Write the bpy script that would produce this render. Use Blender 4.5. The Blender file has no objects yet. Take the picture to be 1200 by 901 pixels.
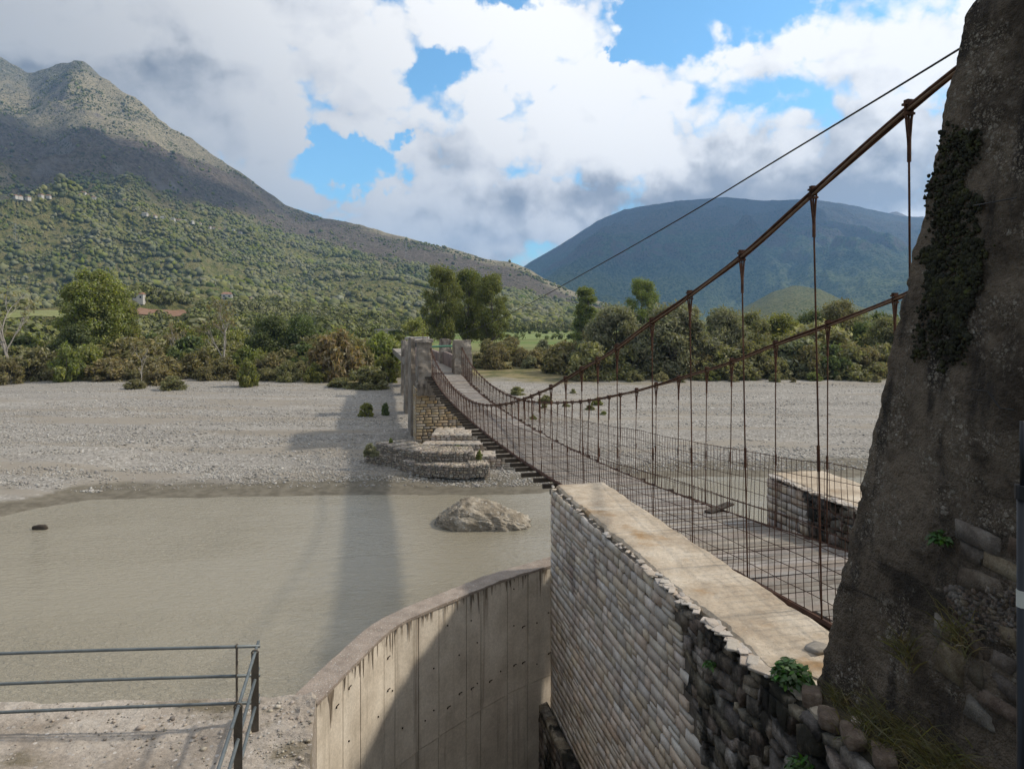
import bpy, math, random
import numpy as np
from mathutils import Vector
SC = bpy.context.scene
COL = SC.collection
R = math.radians
random.seed(7)
RNG = np.random.default_rng(11)

# ------------------------------------------------------------------ camera
FPX, HOR = 800.0, 375.0            # focal length in photo pixels, horizon row
cd = bpy.data.cameras.new('camera'); cam = bpy.data.objects.new('camera', cd); COL.objects.link(cam)
cd.sensor_width = 36; cd.lens = 36 * FPX / 1200
cam.location = (0, 0, 0); cam.rotation_euler = (R(90), 0, 0)
cd.shift_y = (HOR - 450.5) / 1200
cd.clip_start = 0.05; cd.clip_end = 60000
SC.camera = cam

# ------------------------------------------------------------------ light
SUN_AZ, SUN_EL = 78.0, 40.0        # azimuth clockwise from the view direction (+Y)
sdir = Vector((math.sin(R(SUN_AZ)) * math.cos(R(SUN_EL)), math.cos(R(SUN_AZ)) * math.cos(R(SUN_EL)), math.sin(R(SUN_EL))))
sl = bpy.data.lights.new('sun', 'SUN'); so = bpy.data.objects.new('sun', sl); COL.objects.link(so)
sl.energy = 3.3; sl.angle = R(2.6); sl.color = (1.0, 0.91, 0.77)
so.rotation_euler = sdir.to_track_quat('Z', 'Y').to_euler(); so.location = (40, 40, 60)

SC.view_settings.view_transform = 'Standard'; SC.view_settings.look = 'None'
SC.view_settings.exposure = 0.28; SC.view_settings.gamma = 1.0
SC.view_settings.use_curve_mapping = False
SC.cycles.max_bounces = 8; SC.cycles.diffuse_bounces = 3; SC.cycles.glossy_bounces = 3
SC.cycles.transmission_bounces = 4; SC.cycles.volume_bounces = 1; SC.cycles.transparent_max_bounces = 16
SC.cycles.use_denoising = True
SC.cycles.sample_clamp_indirect = 4.0

class NT:
    """small helper for building node trees"""
    def __init__(s, tree): s.t = tree; s.t.nodes.clear()
    def n(s, kind, ins=None, **props):
        nd = s.t.nodes.new(kind)
        for k, v in props.items(): setattr(nd, k, v)
        for k, v in (ins or {}).items():
            sock = nd.inputs[k]
            if isinstance(v, bpy.types.NodeSocket): s.t.links.new(v, sock)
            else: sock.default_value = v
        return nd
    def math(s, op, a, b=0.0, c=None, clamp=False):
        i = {0: a, 1: b}
        if c is not None: i[2] = c
        return s.n('ShaderNodeMath', i, operation=op, use_clamp=clamp).outputs[0]
    def mix(s, f, a, b, blend='MIX'):
        nd = s.n('ShaderNodeMix', None, data_type='RGBA', blend_type=blend)
        for k, v in ((0, f), (6, a), (7, b)):
            if isinstance(v, bpy.types.NodeSocket): s.t.links.new(v, nd.inputs[k])
            else: nd.inputs[k].default_value = v if k == 0 or len(v) == 4 else (*v, 1)
        return nd.outputs[2]
    def ss(s, x, lo, hi):      # smoothstep
        return s.n('ShaderNodeMapRange', {0: x, 1: lo, 2: hi, 3: 0.0, 4: 1.0}, interpolation_type='SMOOTHSTEP').outputs[0]
    def noise(s, vec, scale, detail=6, rough=.55, dist=0.0, lac=2.0):
        return s.n('ShaderNodeTexNoise', {'Vector': vec, 'Scale': scale, 'Detail': detail, 'Roughness': rough, 'Distortion': dist, 'Lacunarity': lac}).outputs[0]
    def vor(s, vec, scale, feature='F1', out=0, rnd=1.0):
        return s.n('ShaderNodeTexVoronoi', {'Vector': vec, 'Scale': scale, 'Randomness': rnd}, feature=feature).outputs[out]
    def vscale(s, vec, sc):
        return s.n('ShaderNodeMapping', {'Vector': vec, 'Scale': sc}).outputs[0]

def pdir(x, y):                     # world direction of a point of the photograph
    return Vector(((x - 600) / FPX, 1.0, (HOR - y) / FPX)).normalized()

# ------------------------------------------------------------------ sky
W = bpy.data.worlds.new('World'); SC.world = W; W.use_nodes = True
g = NT(W.node_tree)
sky = g.n('ShaderNodeTexSky', sky_type='NISHITA', sun_disc=False, sun_elevation=R(SUN_EL), sun_rotation=R(SUN_AZ),
          altitude=200.0, air_density=1.0, dust_density=0.6, ozone_density=2.0)
d = g.n('ShaderNodeTexCoord').outputs['Generated']
SKY_STR = 0.10
skyc = g.mix(1.0, sky.outputs[0], (SKY_STR,) * 3 + (1,), 'MULTIPLY')
skyc = g.mix(1.0, skyc, (1.15, 1.75, 1.85, 1), 'MULTIPLY')
def wob(scale, amp, det):
    w = g.n('ShaderNodeTexNoise', {'Vector': d, 'Scale': scale, 'Detail': det, 'Roughness': 0.6})
    v = g.n('ShaderNodeVectorMath', {0: w.outputs['Color'], 1: (0.5, 0.5, 0.5)}, operation='SUBTRACT').outputs[0]
    return g.n('ShaderNodeVectorMath', {0: v, 3: amp}, operation='SCALE').outputs[0]
dw = g.n('ShaderNodeVectorMath', {0: d, 1: wob(5.0, 0.15, 5.0)}, operation='ADD').outputs[0]
dw = g.n('ShaderNodeVectorMath', {0: dw, 1: wob(19.0, 0.075, 6.0)}, operation='ADD').outputs[0]
def blob(vec, x, y, rx, ry=None):   # soft patch of sky round one direction
    ry = ry or rx
    c = pdir(x, y)
    m = g.n('ShaderNodeVectorMath', {0: vec, 1: tuple(c)}, operation='SUBTRACT').outputs[0]
    m = g.n('ShaderNodeVectorMath', {0: m, 1: (FPX / rx, FPX / rx, FPX / ry)}, operation='MULTIPLY').outputs[0]
    L = g.n('ShaderNodeVectorMath', {0: m}, operation='LENGTH').outputs[1]
    return g.n('ShaderNodeMapRange', {0: L, 1: 0.35, 2: 1.35, 3: 1.0, 4: 0.0}, interpolation_type='SMOOTHSTEP').outputs[0]
def total(lst):
    a = lst[0]
    for b in lst[1:]: a = g.math('ADD', a, b)
    return a
holes = total([blob(dw, 428, 203, 62, 36), blob(dw, 405, 180, 40, 26), blob(dw, 515, 76, 34, 24), blob(dw, 845, 34, 88, 46),
               blob(dw, 772, 30, 30, 60), blob(dw, 620, -4, 70, 24), blob(dw, 468, 145, 16, 24), blob(dw, 735, 74, 22, 12), blob(dw, 900, -60, 120, 60)])
# far from the view: broken cloud, about half blue
up = g.n('ShaderNodeSeparateXYZ', {0: d})
back = g.ss(up.outputs[1], 0.55, -0.1)
sc2 = g.vscale(d, (1.0, 1.0, 1.35))
def billow(vec, scale, det):        # heaped, cauliflower-like clouds
    v = g.n('ShaderNodeTexVoronoi', {'Vector': vec, 'Scale': scale, 'Detail': det, 'Roughness': .5}, feature='F1').outputs[0]
    return g.math('SUBTRACT', 1.0, v)
wp = g.n('ShaderNodeVectorMath', {0: sc2, 1: wob(9.0, 0.10, 5.0)}, operation='ADD').outputs[0]
n1 = g.noise(sc2, 4.2, 10, .56)
n2 = billow(wp, 10.0, 2.0)
dens = g.math('ADD', g.math('MULTIPLY', n1, 0.80), g.math('MULTIPLY', g.math('SUBTRACT', n2, .62), 0.32))
dens = g.math('SUBTRACT', g.math('ADD', dens, 0.352), g.math('MULTIPLY', holes, 0.285))
fills = total([blob(dw, 60, 40, 170, 90), blob(dw, 190, 100, 100, 60), blob(dw, 600, 250, 120, 40)])
dens = g.math('ADD', dens, g.math('MULTIPLY', fills, 0.14))
dens = g.math('SUBTRACT', dens, g.math('MULTIPLY', back, 0.03))
cover = g.ss(dens, 0.41, 0.535)
# light on the clouds: compare density towards the sun
off = (sdir.x * 0.05, sdir.y * 0.05, sdir.z * 0.075)
def lit(scale, det, k, o=1.0):
    a = g.noise(sc2, scale, det, .56)
    sh = g.n('ShaderNodeVectorMath', {0: sc2, 1: tuple(q * o for q in off)}, operation='ADD').outputs[0]
    b = g.noise(sh, scale, det, .56)
    return g.math('MULTIPLY', g.math('SUBTRACT', a, b), k)
def litb(scale, det, k, o):
    sh = g.n('ShaderNodeVectorMath', {0: wp, 1: tuple(q * o for q in off)}, operation='ADD').outputs[0]
    return g.math('MULTIPLY', g.math('SUBTRACT', billow(wp, scale, det), billow(sh, scale, det)), k)
relief = g.math('ADD', lit(3.4, 9, 1.15, 1.6), g.math('ADD', lit(9.0, 8, .7, .7), litb(10.0, 2.0, .5, .5)))
whites = total([blob(dw, 560, 80, 100, 60), blob(dw, 240, 30, 120, 40), blob(dw, 335, 208, 70, 45), blob(dw, 680, 30, 90, 50), blob(dw, 800, 120, 110, 55), blob(dw, 620, 150, 130, 60), blob(dw, 1010, 40, 140, 60), blob(dw, 480, 40, 90, 60), blob(dw, 440, 245, 40, 14), blob(dw, 70, 40, 90, 30), blob(dw, 360, 120, 150, 50)])
darks = total([blob(dw, 880, 226, 330, 40), blob(dw, 880, 236, 270, 26), blob(dw, 860, 232, 250, 34), blob(dw, 960, 222, 200, 50), blob(dw, 660, 222, 120, 34), blob(dw, 120, 95, 130, 36), blob(dw, 20, 80, 90, 30), blob(dw, 1010, 170, 150, 60), blob(dw, 560, 270, 120, 40), blob(dw, 220, 100, 120, 40)])
shade = g.math('ADD', g.math('ADD', 0.80, relief), g.math('SUBTRACT', g.math('MULTIPLY', whites, 0.24), g.math('MULTIPLY', darks, 0.17)), clamp=True)
ramp = g.n('ShaderNodeValToRGB', {0: shade})
cr = ramp.color_ramp
cr.elements[0].position = 0.12; cr.elements[0].color = (0.34, 0.37, 0.425, 1)
cr.elements[1].position = 0.95; cr.elements[1].color = (1.0, 0.995, 0.985, 1)
e = cr.elements.new(0.42); e.color = (0.58, 0.60, 0.635, 1)
e = cr.elements.new(0.68); e.color = (0.86, 0.865, 0.88, 1)
# clouds are brightest on the sun's side of the sky and dim away from it
sd = g.n('ShaderNodeVectorMath', {0: d, 1: tuple(sdir)}, operation='DOT_PRODUCT').outputs[1]
glow = g.n('ShaderNodeMapRange', {0: sd, 1: -0.2, 2: 0.45, 3: 0.40, 4: 1.0}, interpolation_type='SMOOTHSTEP').outputs[0]
cl = g.n('ShaderNodeVectorMath', {0: ramp.outputs[0], 3: glow}, operation='SCALE').outputs[0]
final = g.mix(cover, skyc, cl)
below = g.ss(up.outputs[2], 0.0, -0.08)
final = g.mix(below, final, (0.10, 0.095, 0.085))
bg = g.n('ShaderNodeBackground', {'Color': final, 'Strength': 1.0})
g.t.links.new(bg.outputs[0], g.n('ShaderNodeOutputWorld').inputs[0])
W.cycles.sampling_method = 'MANUAL'; W.cycles.sample_map_resolution = 1024

# ------------------------------------------------------------------ helpers
TH = R(12.68); SN, CS = math.sin(TH), math.cos(TH)
def uv(u, v, z=0.0):                # bridge axes: u across the deck, v along it
    return np.array((u * CS - v * SN, u * SN + v * CS, z))
def uva(u, v, z):
    u, v, z = np.broadcast_arrays(np.asarray(u, float), np.asarray(v, float), np.asarray(z, float))
    return np.stack((u * CS - v * SN, u * SN + v * CS, z), -1)

def h2(ix, iy, seed):
    n = (ix.astype(np.int64) * 374761393 + iy.astype(np.int64) * 668265263 + seed * 144665) & 0xffffffff
    n = ((n ^ (n >> 13)) * 1274126177) & 0xffffffff
    n = n ^ (n >> 16)
    return (n & 0xffffff) / float(0xffffff)
def vn2(x, y, seed=0):
    x = np.asarray(x, float); y = np.asarray(y, float)
    ix = np.floor(x); iy = np.floor(y); fx = x - ix; fy = y - iy
    fx = fx * fx * fx * (fx * (fx * 6 - 15) + 10); fy = fy * fy * fy * (fy * (fy * 6 - 15) + 10)
    a = h2(ix, iy, seed); b = h2(ix + 1, iy, seed); c = h2(ix, iy + 1, seed); dd = h2(ix + 1, iy + 1, seed)
    return (a + (b - a) * fx) * (1 - fy) + (c + (dd - c) * fx) * fy
def fbm(x, y, octv=5, seed=0, gain=.5):
    s = 0; a = 1; t = 0
    for o in range(octv):
        s = s + a * vn2(x * 2 ** o + o * 17.3, y * 2 ** o - o * 9.1, seed + o); t += a; a *= gain
    return s / t * 2 - 1
def ridged(x, y, octv=5, seed=0, gain=.5):
    s = 0; a = 1; t = 0
    for o in range(octv):
        s = s + a * (1 - np.abs(vn2(x * 2 ** o + o * 13.7, y * 2 ** o + o * 5.9, seed + o) * 2 - 1) * 2) ; t += a; a *= gain
    return s / t
def n3(p, scale, seed=0):           # cheap 3-D noise, -1..1
    p = np.asarray(p) * scale
    return (vn2(p[..., 0] + p[..., 2] * .71, p[..., 1] - p[..., 2] * .53, seed) + vn2(p[..., 1] * 1.1 + 7, p[..., 2] * 1.1 + p[..., 0] * .37, seed + 3)) - 1

def mesh_obj(name, V, F, mat=None, parent=None, smooth=False, origin=None):
    """V: n x 3 in world axes; F: list of faces or int array (m,k)"""
    V = np.asarray(V, float).reshape(-1, 3)
    if parent is not None: V = V - np.array(parent['_o'])
    elif origin is not None: V = V - np.asarray(origin)
    me = bpy.data.meshes.new(name)
    if isinstance(F, np.ndarray):
        m, k = F.shape
        me.vertices.add(len(V)); me.vertices.foreach_set('co', V.astype(np.float32).ravel())
        me.loops.add(m * k); me.loops.foreach_set('vertex_index', F.astype(np.int32).ravel())
        me.polygons.add(m); me.polygons.foreach_set('loop_start', np.arange(0, m * k, k, dtype=np.int32))
        me.update(calc_edges=True)
    else:
        me.from_pydata(V.tolist(), [], F); me.update()
    if smooth: me.polygons.foreach_set('use_smooth', np.ones(len(me.polygons), bool))
    if mat: me.materials.append(mat)
    o = bpy.data.objects.new(name, me); COL.objects.link(o)
    if parent is not None: o.parent = parent
    elif origin is not None: o.location = origin
    o['_o'] = tuple(parent['_o']) if parent is not None else (tuple(origin) if origin is not None else (0., 0., 0.))
    return o

class MB:
    def __init__(s): s.V = []; s.F = []; s.c = 0
    def add(s, V, F):
        V = np.asarray(V, float).reshape(-1, 3); s.V.append(V)
        s.F += [tuple(int(i) + s.c for i in f) for f in F]; s.c += len(V)
    def hexa(s, P):                 # 8 corners: bottom ring then top ring
        s.add(P, [(3, 2, 1, 0), (4, 5, 6, 7), (0, 1, 5, 4), (1, 2, 6, 5), (2, 3, 7, 6), (3, 0, 4, 7)])
    def box(s, c, sz, rz=0.0):
        x, y, z = [q / 2 for q in sz]; co, si = math.cos(rz), math.sin(rz)
        P = []
        for dz in (-z, z):
            for dx, dy in ((-x, -y), (x, -y), (x, y), (-x, y)):
                P.append((c[0] + dx * co - dy * si, c[1] + dx * si + dy * co, c[2] + dz))
        s.hexa(P)
    def ubox(s, u0, u1, v0, v1, z0, z1):
        s.hexa([uv(*q) for q in ((u0, v0, z0), (u1, v0, z0), (u1, v1, z0), (u0, v1, z0), (u0, v0, z1), (u1, v0, z1), (u1, v1, z1), (u0, v1, z1))])
    def tube(s, pts, r, n=6, cap=True):
        pts = np.asarray(pts, float); m = len(pts)
        r = np.broadcast_to(np.asarray(r, float), (m,))
        t = np.gradient(pts, axis=0); t /= np.linalg.norm(t, axis=1)[:, None] + 1e-12
        ref = np.array((0, 0, 1.0)) if abs(t[0][2]) < .9 else np.array((1.0, 0, 0))
        V = []
        a = np.cross(t[0], ref); a /= np.linalg.norm(a)
        for i in range(m):
            a = a - t[i] * a.dot(t[i]); a /= np.linalg.norm(a) + 1e-12
            b = np.cross(t[i], a)
            for k in range(n):
                th = 2 * math.pi * k / n
                V.append(pts[i] + r[i] * (math.cos(th) * a + math.sin(th) * b))
        F = [(i * n + k, i * n + (k + 1) % n, (i + 1) * n + (k + 1) % n, (i + 1) * n + k) for i in range(m - 1) for k in range(n)]
        if cap: F += [tuple(range(n - 1, -1, -1)), tuple((m - 1) * n + k for k in range(n))]
        s.add(V, F)
    def grid(s, P):                 # P: (a,b,3)
        P = np.asarray(P); a, b = P.shape[:2]
        s.add(P.reshape(-1, 3), [(i * b + j, (i + 1) * b + j, (i + 1) * b + j + 1, i * b + j + 1) for i in range(a - 1) for j in range(b - 1)])
    def build(s, name, mat=None, parent=None, smooth=False, origin=None):
        return mesh_obj(name, np.concatenate(s.V), s.F, mat, parent, smooth, origin)

def gridfaces(a, b):
    i, j = np.meshgrid(np.arange(a - 1), np.arange(b - 1), indexing='ij')
    i = i.ravel(); j = j.ravel()
    return np.stack((i * b + j, i * b + j + 1, (i + 1) * b + j + 1, (i + 1) * b + j), 1)

def tag(o, label=None, cat=None, group=None, kind=None):
    if label: o['label'] = label
    if cat: o['category'] = cat
    if group: o['group'] = group
    if kind: o['kind'] = kind
    return o
def empty(name, loc, label=None, cat=None, group=None):
    o = bpy.data.objects.new(name, None); COL.objects.link(o); o.location = loc; o['_o'] = tuple(float(q) for q in loc)
    o.empty_display_size = .2
    return tag(o, label, cat, group)
def kids(o): return [c for c in bpy.data.objects if c.parent == o]
def copy_tree(src, loc, rz=0.0, sc=1.0, label=None, group=None, parent=None):
    c = src.copy(); COL.objects.link(c)
    if parent is not None: c.parent = parent
    else:
        c.location = loc; c.rotation_euler = (0, 0, rz); c.scale = sc if hasattr(sc, '__len__') else (sc, sc, sc)
        if label: c['label'] = label
        if group: c['group'] = group
    for k in src['_k'] if '_k' in src else []:
        copy_tree(bpy.data.objects[k], None, parent=c)
    return c
def proto(o):                       # remember the names of the parts, so that copying is quick
    ch = [c for c in bpy.data.objects if c.parent == o]
    if ch: o['_k'] = [c.name for c in ch]
    for c in ch: proto(c)
    return o

# ------------------------------------------------------------------ materials
def M(name, cols, scale=3.0, detail=8, rough=.9, bump=.4, bscale=None, bdist=.02, island=0.0, objrand=0.0, lo=.3, hi=.7,
      speck=None, stain=None, coord='Object', stretch=None, metal=0.0, spec=.3, transl=0.0, grain=0.0):
    m = bpy.data.materials.new(name); m.use_nodes = True; g = NT(m.node_tree)
    co = g.n('ShaderNodeTexCoord').outputs['Object'] if coord == 'Object' else g.n('ShaderNodeNewGeometry').outputs['Position']
    if stretch: co = g.vscale(co, stretch)
    f = g.noise(co, scale, detail, .6)
    rp = g.n('ShaderNodeValToRGB', {0: f}); cr = rp.color_ramp
    k = len(cols)
    cr.elements[0].position = lo; cr.elements[0].color = (*cols[0], 1)
    cr.elements[1].position = hi; cr.elements[1].color = (*cols[-1], 1)
    for i in range(1, k - 1):
        el = cr.elements.new(lo + (hi - lo) * i / (k - 1)); el.color = (*cols[i], 1)
    c = rp.outputs[0]
    if grain:
        c = g.mix(1.0, c, g.n('ShaderNodeMapRange', {0: g.noise(co, scale * 14, 4, .7), 1: .25, 2: .75, 3: 1 - grain, 4: 1 + grain}).outputs[0], 'MULTIPLY')
    if speck:                       # (scale, colour, threshold): small stones set in the surface
        vd = g.n('ShaderNodeTexVoronoi', {'Vector': co, 'Scale': speck[0]})
        sel = g.math('LESS_THAN', vd.outputs['Distance'], speck[2])
        pick = g.n('ShaderNodeSeparateColor', {0: vd.outputs['Color']})
        sel = g.math('MULTIPLY', sel, g.math('GREATER_THAN', pick.outputs[0], speck[3] if len(speck) > 3 else .5))
        c = g.mix(sel, c, g.mix(pick.outputs[1], speck[1], tuple(q * .5 for q in speck[1])))
    if stain:                       # (scale vec, colour, lo, hi)
        s_ = g.noise(g.vscale(co, stain[0]), 1.0, 7, .62)
        c = g.mix(g.ss(s_, stain[2], stain[3]), c, stain[1])
    if island:
        ri = g.n('ShaderNodeNewGeometry').outputs['Random Per Island']
        hs = g.n('ShaderNodeHueSaturation', {'Color': c, 'Value': g.n('ShaderNodeMapRange', {0: ri, 3: 1 - island, 4: 1 + island}).outputs[0],
             'Hue': g.n('ShaderNodeMapRange', {0: g.math('FRACT', g.math('MULTIPLY', ri, 7.3)), 3: .5 - .03 * min(1, island * 2), 4: .5 + .03 * min(1, island * 2)}).outputs[0],
             'Saturation': g.n('ShaderNodeMapRange', {0: g.math('FRACT', g.math('MULTIPLY', ri, 13.7)), 3: .6, 4: 1.3}).outputs[0]})
        c = hs.outputs[0]
    if objrand:
        ro = g.n('ShaderNodeObjectInfo').outputs['Random']
        c = g.n('ShaderNodeHueSaturation', {'Color': c, 'Value': g.n('ShaderNodeMapRange', {0: ro, 3: 1 - objrand, 4: 1 + objrand}).outputs[0],
             'Hue': g.n('ShaderNodeMapRange', {0: g.math('FRACT', g.math('MULTIPLY', ro, 5.7)), 3: .485, 4: .515}).outputs[0]}).outputs[0]
    b = g.n('ShaderNodeBsdfPrincipled', {'Base Color': c, 'Roughness': rough, 'Metallic': metal, 'Specular IOR Level': spec})
    if bump:
        h = g.noise(co, bscale or scale * 6, 8, .65)
        g.t.links.new(g.n('ShaderNodeBump', {'Height': h, 'Strength': bump, 'Distance': bdist}).outputs[0], b.inputs['Normal'])
    out = b.outputs[0]
    if transl:
        tr = g.n('ShaderNodeBsdfTranslucent', {'Color': g.mix(1.0, c, (1.25, 1.3, .7), 'MULTIPLY')})
        out = g.n('ShaderNodeMixShader', {0: transl, 1: b.outputs[0], 2: tr.outputs[0]}).outputs[0]
    g.t.links.new(out, g.n('ShaderNodeOutputMaterial').inputs[0])
    return m
# ------------------------------------------------------------------ terrain
WZ = -12.5                          # river level
def shore(X):
    X = np.asarray(X, float)
    base = np.interp(X, [-70, -45, -33, -31.5, -29.5, -25, -12, 2, 6, 14, 30, 80, 200], [26, 34, 42, 45.3, 47, 47.9, 48.6, 48.9, 52, 54, 54.5, 56, 60])
    return base + .5 * fbm(X * .35, X * 0 + 3, 3, 5)
def ground_z(X, Y):
    X, Y = np.broadcast_arrays(np.asarray(X, float), np.asarray(Y, float))
    t = Y - shore(X)
    z = np.interp(t, [-60, -44, -36, -6, 0, 2.5, 9, 18, 60, 85, 110, 500, 4000, 30000],
                  [-8.5, -12.2, -14.2, -13.1, WZ - .01, WZ + .16, -12.02, -11.35, -10.3, -9.85, -9.5, -9.5, -9.0, -9.0])
    bar = np.clip(t / 6, 0, 1) * np.clip((90 - t) / 30, 0, 1)
    z = z + bar * (.16 * fbm(X * .05, Y * .30 + .02 * X, 4, 21) + .02 * fbm(X * .5, Y * .9, 3, 31))
    z = z + .10 * np.exp(-((t - 7.2 - .8 * fbm(X * .06, X * 0, 2, 8)) / 1.6) ** 2) + .16 * np.exp(-((t - 16 - 1.2 * fbm(X * .05, X * 0 + 9, 2, 8)) / 2.2) ** 2)
    for tc, am, sd_ in ((4.6, .20, 2), (8.4, .26, 5), (13.5, .22, 11), (20, .30, 14), (29, .24, 19), (41, .3, 23)):   # low cut banks between old flood levels
        e_ = t - tc - (.9 + tc * .10) * fbm(X * .045, X * 0 + sd_, 4, sd_)
        z = z + am * np.clip(e_ / .5, 0, 1) * np.exp(-np.clip(e_, 0, 99) / (2.0 + tc * .14)) * np.clip(.6 + .9 * fbm(X * .03, X * 0 + sd_ * 3, 2, sd_ + 40), 0, 1)
    z = z + np.clip((t - 75) / 60, 0, 1) * .35 * fbm(X * .04, Y * .04, 4, 44)
    return z
ys = np.concatenate((np.linspace(-60, 30, 40), np.linspace(31, 62, 200), np.geomspace(62.4, 150, 230), np.geomspace(152, 15000, 150)))
tn = np.linspace(-1, 1, 420); tn = np.sign(tn) * (np.abs(tn) ** 1.25) * 1.9
YY, TT = np.meshgrid(ys, tn, indexing='ij'); XX = TT * (np.maximum(YY, 0) + 40)
ZZ = ground_z(XX, YY)
gm = bpy.data.materials.new('river gravel and meadow'); gm.use_nodes = True; g = NT(gm.node_tree)
P = g.n('ShaderNodeNewGeometry').outputs['Position']
sp = g.n('ShaderNodeSeparateXYZ', {0: P})
vd = g.n('ShaderNodeTexVoronoi', {'Vector': g.vscale(P, (1, .62, 1)), 'Scale': 7.5})
cs = g.n('ShaderNodeSeparateColor', {0: vd.outputs['Color']})
peb = g.mix(cs.outputs[0], (.185, .170, .150), (.315, .295, .266))
peb = g.mix(g.ss(cs.outputs[1], .93, .97), peb, (.40, .38, .35))
low = g.noise(g.vscale(P, (.05, .16, 1)), 1.0, 6, .6)
peb = g.mix(1.0, peb, g.n('ShaderNodeMapRange', {0: low, 1: .3, 2: .7, 3: .80, 4: 1.12}).outputs[0], 'MULTIPLY')
vd2 = g.n('ShaderNodeTexVoronoi', {'Vector': P, 'Scale': 1.7}); cs2 = g.n('ShaderNodeSeparateColor', {0: vd2.outputs['Color']})
peb = g.mix(g.math('MULTIPLY', g.ss(cs2.outputs[0], .9, .95), .6), peb, (.22, .2, .18))
sand = g.mix(g.noise(P, .6, 8, .65), (.20, .176, .145), (.275, .248, .21))
band = g.noise(g.vscale(P, (.035, .22, .2)), 1.0, 7, .62)
grav = g.mix(g.ss(band, .51, .58), peb, sand)
mud = g.mix(g.ss(g.noise(P, 1.3, 9, .68), .35, .65), (.105, .092, .070), (.165, .147, .115))
hgt = g.math('ADD', sp.outputs[2], g.math('MULTIPLY', g.math('SUBTRACT', g.noise(g.vscale(P, (.12, .3, 1)), 1.0, 6, .6), .5), .55))
col = g.mix(g.ss(hgt, WZ + .42, WZ + .26), grav, mud)
veg = g.math('ADD', sp.outputs[1], g.math('MULTIPLY', g.math('SUBTRACT', g.noise(P, .06, 7, .62), .5), 60))
vegc = g.mix(g.ss(g.noise(P, .25, 8, .65), .4, .6), (.085, .085, .032), (.20, .165, .085))
col = g.mix(g.ss(veg, 112, 124), col, vegc)
fields = g.mix(g.ss(g.noise(g.vscale(P, (.004, .012, 1)), 1.0, 4, .5), .44, .54), (.115, .165, .042), (.185, .20, .075))
fields = g.mix(g.math('MULTIPLY', g.noise(P, .8, 6, .7), .5), fields, (.09, .11, .03))
col = g.mix(g.ss(sp.outputs[1], 190, 240), col, fields)
bh = g.math('ADD', g.math('MULTIPLY', vd.outputs['Distance'], .35), g.noise(P, 2.2, 6, .6))
bb = g.n('ShaderNodeBump', {'Height': bh, 'Strength': .16, 'Distance': .03})
pb = g.n('ShaderNodeBsdfPrincipled', {'Base Color': col, 'Roughness': .92, 'Specular IOR Level': .15, 'Normal': bb.outputs[0]})
g.t.links.new(pb.outputs[0], g.n('ShaderNodeOutputMaterial').inputs[0])
tag(mesh_obj('ground', np.stack((XX, YY, ZZ), -1), gridfaces(*XX.shape), gm, smooth=True), kind='structure')

# river
wm = bpy.data.materials.new('silty river water'); wm.use_nodes = True; g = NT(wm.node_tree)
P = g.n('ShaderNodeNewGeometry').outputs['Position']
r1 = g.noise(g.n('ShaderNodeMapping', {'Vector': P, 'Rotation': (0, 0, .22), 'Scale': (1.0, 2.6, 1)}).outputs[0], 1.0, 4, .55, 1.0)
r2 = g.noise(g.n('ShaderNodeMapping', {'Vector': P, 'Rotation': (0, 0, -.35), 'Scale': (4, 8, 1)}).outputs[0], 1.0, 4, .6, .6)
calm = g.ss(g.noise(g.vscale(P, (.05, .09, 1)), 1.0, 4, .5), .36, .62)
hh = g.math('MULTIPLY', g.math('ADD', r1, g.math('MULTIPLY', r2, .9)), g.n('ShaderNodeMapRange', {0: calm, 3: .45, 4: 1.25}).outputs[0])
wb = g.n('ShaderNodeBump', {'Height': hh, 'Strength': .75, 'Distance': .17})
wc = g.mix(g.noise(g.vscale(P, (.06, .1, 1)), 1.0, 5, .55), (.245, .218, .160), (.285, .256, .196))
pb = g.n('ShaderNodeBsdfPrincipled', {'Base Color': wc, 'Roughness': .09, 'IOR': 1.4, 'Specular IOR Level': .75, 'Normal': wb.outputs[0]})
g.t.links.new(pb.outputs[0], g.n('ShaderNodeOutputMaterial').inputs[0])
b = MB(); b.add([(-400, -20, WZ), (400, -20, WZ), (400, 75, WZ), (-400, 75, WZ)], [(0, 1, 2, 3)])
tag(b.build('water', wm), kind='structure')

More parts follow.
